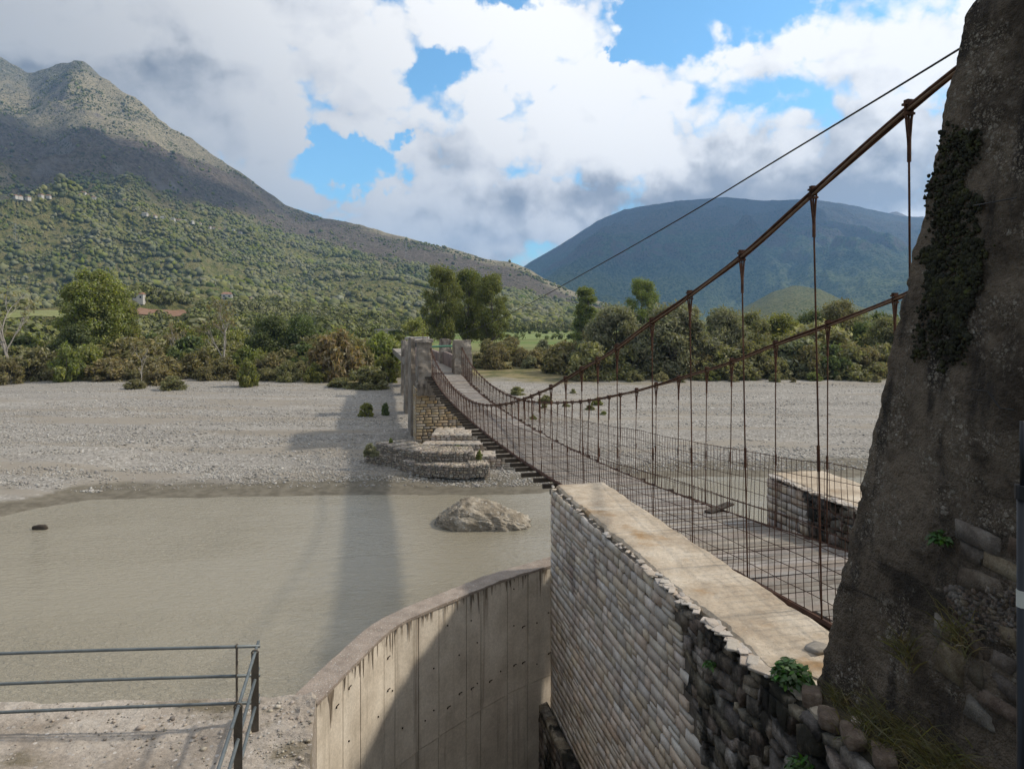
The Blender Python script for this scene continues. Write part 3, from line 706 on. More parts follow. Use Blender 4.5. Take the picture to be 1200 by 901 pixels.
# cushions of moss on the face
rng = np.random.default_rng(21)
poly = [(1112, 150), (1148, 150), (1150, 190), (1128, 215), (1150, 260), (1152, 330), (1136, 352), (1132, 400), (1120, 440), (1098, 430), (1072, 415), (1078, 360), (1086, 300), (1096, 225)]
VV = []; FF = []; base = 0; cnt = 0
while cnt < 3600:
    s, t = rng.uniform(0, 1), rng.uniform(.3, 1)
    u, v, z, x, y = face_xy(s, t)
    wx = 16 * fbm(np.array([v * 4.5]), np.array([z * 4.5]), 3, 5)[0] + rng.normal(0, 3); wy = 22 * fbm(np.array([v * 3.5 + 9]), np.array([z * 3.5]), 3, 6)[0]
    if not inpoly(x + wx, y + wy, poly): continue
    if fbm(np.array([v * 3.1]), np.array([z * 3.1]), 3, 77)[0] < .0 and rng.random() < .85: continue
    r = rng.uniform(.008, .022) if rng.random() < .9 else rng.uniform(.02, .032)
    p = uv(u, v, z)
    off_ = .020 * n3(p, .9, 2) + .016 * n3(p, 2.6, 5) + .012
    p = uv(u - off_ - .01, v, z)
    VV.append(p + IV1 * r * rng.uniform(.7, 1.3, (len(IV1), 1)) * (1, 1, rng.uniform(.8, 1.5))); FF.append(IF1 + base); base += len(IV1); cnt += 1
mesh_obj('moss', np.concatenate(VV), np.concatenate(FF), m_moss, tw, smooth=True)
# rubble showing where the concrete has fallen away (lower right)
rng = np.random.default_rng(5)
m_rub = M('exposed rubble stone', [(.055, .043, .033), (.12, .095, .074), (.21, .18, .145)], scale=4, bump=1.0, bscale=20, bdist=.04, island=.3, grain=.3)
def face_frame(a, b, d):            # a along the face, b height, d out of the face
    t = (b - TB['z0']) / (TB['z1'] - TB['z0'])
    return uva(TB['u0'] + (TB['u1'] - TB['u0']) * t - d, a, b)
def in_face(poly):
    def f(a, b):
        t = (b - TB['z0']) / (TB['z1'] - TB['z0']); p = uv(TB['u0'] + (TB['u1'] - TB['u0']) * t, a, b)
        return inpoly(600 + FPX * p[0] / p[1], HOR - FPX * p[2] / p[1], poly)
    return f
for nm, pl_, h_, l_, dz_ in (('exposed_masonry', [(1108, 628), (1135, 612), (1162, 628), (1215, 620), (1215, 705), (1150, 690), (1112, 672)], .19, .34, .03), ('exposed_masonry', [(1095, 712), (1120, 700), (1128, 790), (1100, 782)], .24, .22, .02),
                             ('exposed_masonry', [(1135, 752), (1215, 735), (1220, 860), (1150, 850), (1120, 800)], .21, .28, .03)):
    rr_ = courses(4.0, 7.0, -4.4, -1.0, h_, l_, rng, hj=.3, lj=.5, keep=in_face(pl_))
    V, F = stones(rr_, face_frame, .26, dz_, rng, rot=.14); mesh_obj(nm, V, F, m_rub, tw)
V1 = []; F1 = []; base = 0
k = 0
while k < 520:
    s, t = rng.uniform(0, 1), rng.uniform(0, .5)
    u, v, z, x, y = face_xy(s, t)
    if not inpoly(x, y, [(1110, 690), (1150, 686), (1215, 695), (1215, 760), (1150, 750), (1118, 740)]): continue
    V1.append(boulder(uv(u + .005, v, z), rng.uniform(.02, .08, 3), rng, .3, rng.uniform(0, 3), IV1, k, .45)); F1.append(IF1 + base); base += len(IV1); k += 1
mesh_obj('rubble_fill', np.concatenate(V1), np.concatenate(F1), m_rub, tw)
# the second tower, across the deck, out of sight behind the first
tw2 = empty('bridge_tower', uv(9.66, 5.6, -4.5), 'second near tower across the deck, hidden from the viewpoint by the mossy one', 'tower')
tower_mesh('shaft', tw2, du=3.03, mirror=True, res=.35)
# ------------------------------------------------------------------ suspension bridge
m_rust = M('rusted steel', [(.040, .020, .014), (.085, .040, .024), (.15, .072, .040)], scale=9, rough=.85, bump=.5, bscale=60, bdist=.004, metal=.25)
m_rustd = M('dark rusted wire', [(.042, .023, .016), (.10, .050, .033)], scale=6, rough=.85, bump=0, metal=.2)
m_strand = M('cable strand', [(.14, .085, .055), (.25, .17, .115)], scale=11, rough=.7, bump=.4, bscale=80, bdist=.003, metal=.3)
m_plank = M('weathered deck planks', [(.148, .128, .110), (.225, .198, .172), (.30, .27, .238)], scale=1.6, rough=.9, bump=.5, bscale=9, bdist=.01, island=.22, grain=.2, stretch=(1, 1, 1))
m_beam = M('dark timber', [(.03, .024, .019), (.075, .06, .046)], scale=4, bump=.5)
def vY(Y, u): return (Y - u * SN) / CS
UC_L, UC_R = 6.63, 9.66
cl_ = np.array([(2.0, 3.3), (3.5, 3.65), (5.0, 3.50), (7.94, 2.78), (10.2, 1.89), (12.1, 1.13), (14, .50), (15.8, -.05), (18, -.76), (20.8, -1.52), (24.1, -2.38), (29.9, -3.60), (37, -4.60), (43.9, -4.98), (52.3, -4.58), (61.8, -3.3), (66.0, -2.15)])
cr_ = np.array([(3.0, 3.0), (4.6, 3.0), (6.0, 2.75), (8.8, 1.72), (10.7, 1.0), (12.6, .39), (14.4, -.11), (16.2, -.59), (18.1, -1.11), (21.1, -1.82), (24.3, -2.52), (29, -3.4), (34.3, -4.16), (40, -4.75), (45, -4.98), (51.8, -4.8), (61.6, -3.6), (67.0, -2.2)])
def smooth_curve(tab, n=160):
    x = np.linspace(tab[0, 0], tab[-1, 0], n); y = np.interp(x, tab[:, 0], tab[:, 1])
    # cubic hermite through the points
    m = np.gradient(tab[:, 1], tab[:, 0])
    i = np.clip(np.searchsorted(tab[:, 0], x) - 1, 0, len(tab) - 2)
    h = tab[i + 1, 0] - tab[i, 0]; t = (x - tab[i, 0]) / h
    y = (2 * t ** 3 - 3 * t ** 2 + 1) * tab[i, 1] + (t ** 3 - 2 * t ** 2 + t) * h * m[i] + (-2 * t ** 3 + 3 * t ** 2) * tab[i + 1, 1] + (t ** 3 - t ** 2) * h * m[i + 1]
    return x, y
def cable_z(tab, Y):
    x, y = smooth_curve(tab, 600); return float(np.interp(Y, x, y))
dk = np.array([(-2, -4.36), (6.5, -4.36), (8.4, -4.42), (11.5, -4.62), (15.5, -5.02), (19.5, -5.38), (23.8, -5.68), (31, -6.0), (38.4, -6.15), (47, -6.15), (54.3, -5.98), (60, -5.62), (64, -5.25), (70, -5.12), (112, -5.12)])
_dx, _dy = smooth_curve(dk, 800)
def deck_z(v): return np.interp(v, _dx, _dy)
br = empty('suspension_bridge', uv(8.15, 36, -6.2), 'rusty cable suspension footbridge with plank deck and wire mesh sides crossing the gravel river', 'bridge')
rng = np.random.default_rng(31)
for tab, u in ((cl_, UC_L), (cr_, UC_R)):
    x, z = smooth_curve(tab, 200); v = vY(x, u)
    for k, (du, dz, m, r) in enumerate(((-.022, .022, m_rust, .021), (.022, .020, m_rust, .021), (-.019, -.022, m_strand, .017), (.022, -.022, m_rust, .021))):
        w = .006 * np.sin(x * (1.1 + .3 * k) + k)
        b = MB(); b.tube(uva(u + du + w, v, z + dz - w), r, 8)
        b.build('cable_strand', m, br, smooth=True)
# planks
mb = MB(); v = 3.0
while v < 66.5:
    w = rng.uniform(.17, .235); s = rng.normal(0, .012)
    lift = abs(rng.normal(0, .010)); o0, o1 = rng.normal(0, .035), rng.normal(0, .045)
    za = deck_z(v) + lift; zb = deck_z(v + w) + lift
    ua, ub = 6.76 + o0, 9.56 + o1
    mb.hexa([uv(ua, v + .008 + s, za - .045), uv(ub, v + .008 - s, za - .045), uv(ub, v + w - .008 - s, zb - .045), uv(ua, v + w - .008 + s, zb - .045),
             uv(ua, v + .008 + s, za), uv(ub, v + .008 - s, za + rng.normal(0, .006)), uv(ub, v + w - .008 - s, zb), uv(ua, v + w - .008 + s, zb + rng.normal(0, .006))])
    v += w
mb.build('plank_deck', m_plank, br)
lp = MB(); z = deck_z(16.6)
lp.hexa([uv(*q) for q in ((9.05, 16.35, z + .02), (9.95, 16.75, z + .10), (9.87, 16.98, z + .10), (8.97, 16.58, z + .02), (9.05, 16.35, z + .07), (9.95, 16.75, z + .15), (9.87, 16.98, z + .15), (8.97, 16.58, z + .07))])
lp.build('loose_plank', m_beam, br)
# cross beams and side stringers
nb_ = 40
for k in range(nb_):
    v = 18.2 + k * (64.0 - 18.2) / (nb_ - 1) + rng.normal(0, .05); z = deck_z(v)
    b = MB(); b.ubox(6.12 + rng.uniform(-.10, .12), 9.95 + rng.uniform(-.1, .1), v - .06, v + .06, z - .21, z - .055); b.build('cross_beam', m_beam, br)
for u in (6.72, 9.60):
    vs = np.linspace(7.0, 66, 110)
    b = MB(); b.tube(uva(u, vs, deck_z(vs) - .03), .055, 6); b.build('stringer', m_rustd, br)
# hangers, each with its clamp
def hanger(u, Y, tab, near):
    v = vY(Y, u); zc = cable_z(tab, Y); zd = deck_z(v) - .10
    if zc - zd < .25: return
    lean = rng.normal(0, .012) * (zc - zd); du = rng.normal(0, .012)
    ub = 6.70 if u < 8 else 9.62
    r = .0135 if near else .017
    bend = rng.normal(0, .012)
    top = uv(u, v, zc - .05); bot = uv(ub, v + lean, zd)
    mid = (top + bot) / 2 + np.array((bend, bend, 0))
    b = MB(); b.tube([top, top * .75 + mid * .25 * 1.0, mid, mid * .25 + bot * .75, bot], r, 6)
    if near:
        q = min(.55, (zc - zd) * .3)
        jn = top + (bot - top) * q / (zc - zd)
        tl = uv(u - .055, v, zc - .02); tr = uv(u + .055, v, zc - .02)
        for t_ in (tl, tr): b.tube([t_, t_ * .7 + (jn + (0, 0, .22)) * .3 , jn + np.array((0, 0, .22)) + (t_ - jn) * np.array((.25, .25, 0)), jn], .016, 6)
        b.tube([jn + (0, 0, .25), jn - (0, 0, .06)], .025, 7)
        b.tube([bot + (top - bot) * .42, bot + (top - bot) * .36], .024, 7)
    else:
        b.tube([top, top + (bot - top) * min(.3, .3)], r * 1.7, 6)
    h = b.build('hanger', m_rust, br)
    c = MB(); c.ubox(u - .066, u + .066, v - .045, v + .045, zc + .040, zc + .068); c.ubox(u - .06, u + .06, v - .04, v + .04, zc - .078, zc - .05)
    for s in (-.056, .056): c.tube([uv(u + s, v, zc - .09), uv(u + s, v, zc + .10)], .011, 6)
    if near: c.ubox(u - .045, u + .045, v - .035, v + .035, zc + .066, zc + .11)
    c.build('clamp', m_rust, h)
YL = [8.43, 10.2, 12.1, 14, 15.8, 17.95, 19.4, 20.8, 22.4, 24.1]
YL += list(np.arange(25.6, 64.5, 1.16)); YR = [8.8, 10.7, 12.6, 14.4, 16.2, 18.1, 19.4, 21.1, 22.7, 24.3] + list(np.arange(25.8, 65.5, 1.16))
for i, Y in enumerate(YL): hanger(UC_L, Y, cl_, Y < 25)
for i, Y in enumerate(YR): hanger(UC_R, Y, cr_, Y < 25)
# welded wire mesh on both sides
def mesh_side(u, hgt, seed, v0, v1):
    rg = np.random.default_rng(seed); mb = MB()
    vs = np.linspace(v0, v1, 260)
    sag = lambda v: .05 * fbm(np.asarray(v) * .35, np.asarray(v) * 0 + seed, 3, seed)
    lat = lambda v, k: .05 * fbm(np.asarray(v) * .45, np.asarray(v) * 0 + k * .8, 3, seed + 2)
    H = lambda v: hgt(v) + sag(v)
    rows = 6
    for k in range(rows):
        f = k / (rows - 1)
        mb.tube(uva(u + lat(vs, f * 3), vs, deck_z(vs) + .02 + H(vs) * f + .02 * fbm(vs * .9, vs * 0 + k, 3, seed + 7)), .0085 if k in (0, rows - 1) else .0068, 4)
    v = v0
    while v < v1:
        zz = np.linspace(0, 1, 5); l = rg.normal(0, .02)
        P = uva(u + lat(np.full(5, v), zz * 3), v + l * zz + rg.normal(0, .006, 5), deck_z(v) + .0 + (H(v) + .04) * zz)
        mb.tube(P, .0066, 4); v += .185 + rg.normal(0, .008)
    mb.build('mesh_railing', m_rustd, br)
mesh_side(6.72, lambda v: np.interp(v, [7, 20, 30, 66], [1.32, 1.36, 1.3, 1.15]), 3, 7.3, 65.5)
mesh_side(9.62, lambda v: np.interp(v, [7, 12, 22, 30, 66], [1.6, 1.66, 1.72, 1.45, 1.15]), 9, 8.2, 66)

# power line above the bridge
m_wire = M('black cable', [(.012, .012, .012), (.03, .03, .03)], scale=4, rough=.6, bump=0)
pw = np.array([(5.3, 3.42), (7.94, 3.03), (11.55, 2.53), (13.4, 2.27), (16.5, 1.88), (20.5, 1.41), (25.7, .80), (40, -.55), (55, -1.45), (67, -1.85)])
x, z = smooth_curve(pw, 90)
b = MB(); b.tube(uva(6.63, vY(x, 6.63), z), .013, 6)
tag(b.build('overhead_cable', m_wire, origin=uv(6.63, 6, 3)), 'thin black cable stretched above the bridge from the mossy tower towards the far bank', 'cable')
b = MB(); pts = [face_pt(1200, 20), face_pt(1195, 12), face_pt(1185, 2)]
b.tube([uv(6.3 + .22 * math.cos(q_) , 5.62 + .16 * math.sin(q_ * 1.3), 3.36 + .16 * math.sin(q_)) for q_ in np.linspace(-1.2, 4.4, 30)], .013, 6)
tag(b.build('wire_loop', m_wire, origin=uv(6.3, 5.6, 3.2)), 'loop of black wire on top of the mossy tower', 'wire')
b = MB(); ps = [face_pt(1150, 246), face_pt(1165, 243), face_pt(1180, 238), face_pt(1199, 230)]
b.tube([uv(q[0] - .09, q[1], q[2]) for q in ps], .007, 5)
ps = [face_pt(1148, 453), face_pt(1165, 466), face_pt(1182, 472), face_pt(1199, 474)]
b2 = MB(); b2.tube([uv(q[0] - .09, q[1], q[2]) for q in ps], .007, 5)
tag(b.build('loose_wire', m_wire, origin=uv(5.6, 5.5, 1)), 'thin black wire trailing over the upper face of the mossy tower', 'wire')
tag(b2.build('loose_wire', m_wire, origin=uv(5.5, 5.5, 0)), 'thin black wire trailing over the mossy tower at mid height', 'wire')

# ------------------------------------------------------------------ far towers, pier and approach
m_far = M('stained far tower concrete', [(.145, .122, .10), (.245, .21, .172), (.36, .315, .262)], scale=.9, bump=.8, bscale=7, bdist=.08, grain=.25, stain=((.9, .9, .22), (.06, .05, .042), .54, .68))
m_pier = M('brown brick masonry', [(.30, .225, .145), (.40, .31, .205), (.49, .40, .29)], scale=.7, bump=.3, grain=.15, stain=((.3, .3, .25), (.13, .105, .078), .54, .68), island=.10)
m_red = M('reddish plaster', [(.17, .13, .11), (.25, .19, .165)], scale=1.2, bump=.4, grain=.2, stain=((.8, .8, .3), (.10, .075, .062), .5, .62))
def rough_box(u0, u1, v0, v1, z0, z1, taper=.0, amp=.06, n=14, nz=26, seed=1):
    V = []
    for k in range(nz):
        t = k / (nz - 1); q = taper * t
        ring = []
        cs_ = [(u0 + q, v0 + q), (u1 - q, v0 + q), (u1 - q, v1 - q), (u0 + q, v1 - q)]
        for a in range(4):
            p, r = np.array(cs_[a]), np.array(cs_[(a + 1) % 4])
            for i in range(n): ring.append([*(p + (r - p) * i / n), z0 + (z1 - z0) * t])
        V.append(ring)
    V = np.array(V); P = uva(V[..., 0], V[..., 1], V[..., 2])
    amp = amp * 2.2
    c = uv((u0 + u1) / 2, (v0 + v1) / 2, 0); out = P - c; out[..., 2] = 0; out /= np.linalg.norm(out, axis=-1, keepdims=True) + 1e-9
    P = P + out * (amp * n3(P, 1.3, seed) + amp * .7 * n3(P, 4, seed + 3))[..., None]
    m = 4 * n; F = [(i * m + k, i * m + (k + 1) % m, (i + 1) * m + (k + 1) % m, (i + 1) * m + k) for i in range(nz - 1) for k in range(m)]
    P[-1, :, 2] += .12 * n3(P[-1], 2.2, seed + 5)
    F.append(tuple((nz - 1) * m + k for k in range(m)))
    return P.reshape(-1, 3), F
ft_ = empty('far_tower', uv(8.1, 65, -11.8), 'ruined concrete portal tower with brown masonry pier at the far end of the bridge', 'tower')
def pc(name, *a, mat=m_far, parent=None, **k):
    V, F = rough_box(*a, **k); return mesh_obj(name, V, F, mat, parent)
pc('pillar', 5.45, 6.78, 64.2, 66.4, -8.6, -1.95, parent=ft_, taper=.06, seed=3)
pc('pillar', 8.85, 10.75, 64.6, 66.8, -6.6, -1.95, parent=ft_, taper=.22, seed=8)
pc('capital', 5.3, 6.85, 64.0, 66.5, -2.12, -1.85, parent=ft_, amp=.03, nz=5, seed=4)
pc('buttress', 4.95, 5.42, 66.6, 70.5, -12.2, -1.75, parent=ft_, taper=.03, seed=13)
# pier: coursed masonry with a shaded recess under the deck
rng = np.random.default_rng(41)
c = MB(); c.ubox(5.2, 11.0, 63.6, 67.2, -12.4, -6.35); c.build('pier_core', m_mortar, ft_)
V, F = stones(courses(5.2, 11.0, -12.2, -6.3, .30, .55, rng), lambda a, b, d: uva(a, 63.56 - d, b), .05, .03, rng, n=4); mesh_obj('pier_masonry', V, F, m_pier, ft_)
V, F = stones(courses(63.6, 67.2, -12.2, -6.3, .30, .55, rng), lambda a, b, d: uva(5.18 - d, a, b), .05, .03, rng, n=4); mesh_obj('pier_masonry', V, F, m_pier, ft_)
pc('corbel', 5.3, 7.6, 63.2, 66.6, -7.0, -5.95, parent=ft_, amp=.05, nz=8, seed=15)
m_green = M('faded green paint', [(.06, .16, .11), (.10, .22, .15)], scale=3, bump=.2)
b = MB(); b.tube([uv(6.8, 70, -2.75), uv(10.6, 70, -2.65)], .12, 6); b.build('portal_beam', m_green, ft_)
b = MB(); [b.tube([uv(u_, 65.3, -1.95), uv(u_, 65.3, -1.3)], .03, 5) for u_ in (6.0, 6.4)]; b.build('anchor_rods', m_rust, ft_)
apf = empty('far_approach', uv(8.1, 90, -11), 'walled concrete approach viaduct running from the far tower to the wooded bank', 'viaduct')
b = MB(); b.ubox(6.0, 10.4, 67.3, 125, -6.0, -5.16); b.build('roadway', m_gray, apf)
pc('parapet', 9.7, 10.2, 67.4, 80.6, -6.0, -3.75, mat=m_red, parent=apf, amp=.05, n=30, nz=8, seed=21)
pc('parapet', 9.7, 10.2, 82.6, 118, -6.0, -4.1, mat=m_red, parent=apf, amp=.05, n=30, nz=8, seed=22)
pc('parapet', 6.2, 6.6, 70.6, 98, -6.0, -4.0, mat=m_red, parent=apf, amp=.05, n=30, nz=8, seed=23)
pc('pillar', 9.4, 10.9, 80.7, 82.5, -8, -2.3, parent=apf, taper=.15, seed=24)
pc('pillar', 5.3, 6.15, 80.5, 82.6, -11.6, -2.5, parent=apf, taper=.08, seed=25)
pc('pillar', 5.9, 6.65, 97, 99, -11.2, -2.9, parent=apf, taper=.08, seed=26)
pc('pier', 9.0, 10.8, 81, 83, -11.6, -6.0, parent=apf, taper=.05, seed=27)
pc('pier', 6.0, 10.4, 97.5, 99, -11.2, -6.0, parent=apf, taper=.05, seed=28)

# gabions and stone steps at the pier's foot
m_gab = M('gabion stones', [(.23, .195, .155), (.35, .30, .245), (.46, .41, .345)], scale=3, bump=.8, bscale=14, bdist=.05, island=.35, grain=.2)
m_gwire = M('gabion wire', [(.10, .09, .08), (.2, .18, .16)], scale=5, bump=0)
def gabion_row(pts, w, h, zb, label, nseg, seed):
    rg = np.random.default_rng(seed)
    pts = np.array(pts, float); d_ = np.concatenate(([0], np.cumsum(np.linalg.norm(np.diff(pts, axis=0), axis=1))))
    root = empty('gabion_row', (*pts[len(pts) // 2], zb), label, 'gabion')
    for k in range(nseg):
        a, b_ = d_[-1] * k / nseg, d_[-1] * (k + 1) / nseg
        pa = np.array([np.interp(a, d_, pts[:, i]) for i in (0, 1)]); pb = np.array([np.interp(b_, d_, pts[:, i]) for i in (0, 1)])
        t = (pb - pa) / np.linalg.norm(pb - pa); nrm = np.array((-t[1], t[0])); L = np.linalg.norm(pb - pa)
        z0 = zb + rg.normal(0, .04)
        fq = lambda s, q, z: np.stack((pa[0] + t[0] * s + nrm[0] * q, pa[1] + t[1] * s + nrm[1] * q, z0 + z), -1)
        VV = []; FF = []; base = 0
        for r_, fr_ in ((courses(.03, L - .03, .0, h - .02, .15, .24, rg, hj=.4, lj=.6), lambda a, b, d: fq(a, -d, b)),
                        (courses(.03, L - .03, .0, w, .2, .26, rg, hj=.4, lj=.6), lambda a, b, d: fq(a, b, h - .02 + d)),
                        (courses(.0, w, .0, h - .02, .17, .24, rg, hj=.4, lj=.6), lambda a, b, d: fq(L - .02 + d, a, b)),
                        (courses(.0, w, .0, h - .02, .17, .24, rg, hj=.4, lj=.6), lambda a, b, d: fq(.02 - d, a, b))):
            V_, F_ = stones(r_, fr_, .22, .035, rg, n=4, rot=.1); VV.append(V_); FF.append(F_ + base); base += len(V_)
        gb = mesh_obj('gabion_basket', np.concatenate(VV), np.concatenate(FF), m_gab, root)
        cm = MB(); cm.hexa([tuple(fq(np.float64(s), np.float64(q), np.float64(z))) for z in (.0, h - .05) for (s, q) in ((.04, .03), (L - .04, .03), (L - .04, w - .03), (.04, w - .03))]); cm.build('core_fill', m_mortar, gb)
        wr = MB()
        cnr = lambda s, q, z: (*(pa + t * s + nrm * q), z0 + z)
        for s in (0.0, L):
            wr.tube([cnr(s, -.05, 0), cnr(s, -.05, h + .03), cnr(s, w, h + .03)], .02, 4)
        for z in (h * .33, h * .66, h + .03): wr.tube([cnr(0, -.06, z), cnr(L, -.06, z)], .014, 4)
        wr.build('wire_frame', m_gwire, gb)
def gp(x, y, Z): Y = FPX * -Z / (y - HOR); return ((x - 600) * Y / FPX, Y)
gabion_row([gp(428, 541, -11.95), gp(455, 545, -11.95), gp(480, 553, -11.95), gp(520, 558, -11.95), gp(545, 559, -11.95), gp(574, 558, -11.95)], 1.9, .95, -12.1, 'lowest curved row of wire gabion baskets at the water side of the far pier', 8, 1)
gabion_row([gp(440, 531, -11.3), gp(462, 538, -11.3), gp(492, 543, -11.3), gp(525, 544, -11.3), gp(556, 543, -11.3)], 2.6, .92, -11.3, 'upper curved row of wire gabion baskets just below the pale stone step', 7, 2)
st = empty('stone_step', (-3.2, 57, -11.8), 'pale stepped stone apron directly in front of the far brown masonry pier', 'steps')
rng = np.random.default_rng(43)
for (x0_, x1_, Yf, Yb, zt_, zb_) in ((-6.6, 0.6, 57.8, 63.3, -10.15, -12.2), (-4.6, -.4, 55.2, 57.75, -10.85, -12.2), (-3.6, 2.2, 58.5, 62.0, -10.55, -12.2)):
    pass
def step(x0_, x1_, Yf, Yb, zt_, zb_):
    c = MB(); c.box(((x0_ + x1_) / 2, (Yf + Yb) / 2 + .04, (zt_ + zb_) / 2 - .03), (x1_ - x0_ - .1, Yb - Yf - .06, zt_ - zb_ - .06)); c.build('step_core', m_mortar, st)
    V, F = stones(courses(x0_, x1_, zb_, zt_ - .02, .2, .4, rng), lambda a, b, d: np.stack((a, Yf - d, b), -1), .1, .03, rng, n=4); mesh_obj('riser_masonry', V, F, m_stone, st)
    V, F = stones(courses(Yf, Yb, zb_, zt_ - .02, .2, .4, rng), lambda a, b, d: np.stack((x1_ + d, a, b), -1), .1, .03, rng, n=4); mesh_obj('riser_masonry', V, F, m_stone, st)
    V, F = stones(courses(x0_, x1_, Yf - .05, Yb, .45, .7, rng), lambda a, b, d: np.stack((a, b, zt_ + d * .6), -1), .08, .03, rng, n=4); mesh_obj('tread', V, F, m_edge, st)
step(-7.0, -.2, 59.2, 63.3, -9.95, -12.2)
step(-7.6, .1, 57.6, 59.15, -10.45, -12.2)
step(-3.2, 1.2, 55.3, 57.55, -11.0, -12.3)
# ------------------------------------------------------------------ curved concrete wall
ZW = -6.4
inner = [(372, 823), (414, 779), (456, 738), (485, 722), (543, 698), (589, 679), (637, 665)]
outer = [(352, 820), (364, 803), (392, 767), (441, 730), (485, 711), (543, 692), (637, 656)]
def toXY(L): return np.array([gp(x, y, ZW) for x, y in L])
def extend(Q, d): t = Q[-1] - Q[-2]; t /= np.linalg.norm(t); return np.concatenate((Q, [Q[-1] + t * d]))
Qi = extend(toXY(inner), 5.0); Qi[0] = gp(371, 824, ZW)
def resample(Q, n):
    for _ in range(2):
        mid = (Q[1:] + Q[:-1]) / 2; Q = np.concatenate(([Q[0]], np.stack((.75 * Q[:-1] + .25 * Q[1:], .25 * Q[:-1] + .75 * Q[1:]), 1).reshape(-1, 2), [Q[-1]]))
    s = np.concatenate(([0], np.cumsum(np.linalg.norm(np.diff(Q, axis=0), axis=1)))); x = np.linspace(0, s[-1], n)
    return np.stack((np.interp(x, s, Q[:, 0]), np.interp(x, s, Q[:, 1])), 1), s[-1]
NWL = 18
C, LEN = resample(Qi, 400)
_r = np.random.default_rng(4).uniform(.55, 1.35, NWL - 1); _r = np.concatenate(([0], np.cumsum(_r))) / _r.sum()
C = C[np.round(_r * 399).astype(int)]
t_ = np.gradient(C, axis=0); t_ /= np.linalg.norm(t_, axis=1)[:, None]; nrm = np.stack((-t_[:, 1], t_[:, 0]), 1)     # to the river
cw = empty('concrete_wall', (*C[6], -13), 'curved board-marked concrete retaining wall between the muddy river and the dark pit', 'wall')
rng = np.random.default_rng(12)
m_hole = M('rust stained tie hole', [(.02, .016, .012), (.06, .045, .03)], scale=8, bump=0)
for k in range(NWL - 1):
    a, b_ = C[k], C[k + 1]; na = (nrm[k] + nrm[k + 1]) / 2; na /= np.linalg.norm(na); tt = (b_ - a); L = np.linalg.norm(tt); tt /= L
    o = rng.uniform(0, .022); w = .45; g_ = .011
    mb = MB(); zj = -9.45 + .02 * k
    for (z0, z1, oo) in ((-13.2, zj - .008, o + .012), (zj + .008, ZW - .012, o)):
        mb.hexa([(*(a + tt * s + na * q), z) for z in (z0, z1) for (s, q) in ((g_, oo), (L - g_, oo), (L - g_, w), (g_, w))])
    pn = mb.build('cast_panel', m_form, cw)
    hb = MB()
    for z in (ZW - .5, ZW - 1.35, ZW - 2.3):
        for s in (.3, .72):
            if rng.random() < .5:
                p = a + tt * L * s + na * (o - .012); zz = z + rng.normal(0, .09)
                hb.box((*p, zz), (.022, .022, .026), math.atan2(tt[1], tt[0]))
                if rng.random() < .5: hb.box((*(p + tt * .045), zz + .02), (.09, .016, .014), math.atan2(tt[1], tt[0]))
    if hb.V: hb.build('tie_holes', m_hole, pn)
m_drip = M('dark seep stain', [(.10, .08, .06), (.24, .19, .14)], scale=6, bump=0, stretch=(1, 1, .2))
for k in range(NWL - 1):
    a, b_ = C[k], C[k + 1]; tt = (b_ - a); L = np.linalg.norm(tt); tt /= L; na = np.array((-tt[1], tt[0])); mb = MB()
    for i in range(7):
        s = rng.uniform(.05, .95) * L; w_ = rng.uniform(.008, .035); l_ = rng.gamma(1.6, .14) + .05
        p = a + tt * s - na * .0035 * (1 + rng.random()); p2 = p + tt * rng.normal(0, .02)
        mb.add([(*(p - tt * w_), ZW - .03), (*(p + tt * w_), ZW - .03), (*(p2 + tt * w_ * .15), ZW - .03 - l_), (*(p2 - tt * w_ * .15), ZW - .03 - l_)], [(0, 3, 2, 1)])
    mb.build('seep_stains', m_drip, cw)
core = []
for k in range(NWL):
    core.append([(*(C[k] + nrm[k] * .08), -13.2), (*(C[k] + nrm[k] * .08), ZW - .02), (*(C[k] + nrm[k] * .44), ZW - .02), (*(C[k] + nrm[k] * .44), -13.2)])
mb = MB(); mb.grid(np.array(core)); mb.build('wall_core', m_hole, cw)
# capping: rough exposed aggregate
nb = 9; cap = []
Cf, _ = resample(Qi, 120); tf = np.gradient(Cf, axis=0); tf /= np.linalg.norm(tf, axis=1)[:, None]; nf = np.stack((-tf[:, 1], tf[:, 0]), 1)
for k in range(120):
    row = []
    wdt = .50
    for j in range(nb):
        q = -.012 + wdt * j / (nb - 1); p = Cf[k] + nf[k] * q
        row.append((*p, ZW + .012 + .02 * fbm(p[:1] * 4, p[1:] * 4, 4, 4)[0]))
    row = [(row[0][0], row[0][1], ZW - .05)] + row + [(row[-1][0], row[-1][1], ZW - .3)]
    cap.append(row)
m_cap = M('exposed aggregate capping', [(.21, .17, .14), (.33, .275, .23)], scale=3, bump=.8, bscale=30, bdist=.02, grain=.3, speck=(24, (.42, .39, .35), .33, .6), coord='world')
mb = MB(); mb.grid(np.array(cap)[:, ::-1]); mb.build('capping', m_cap, cw)

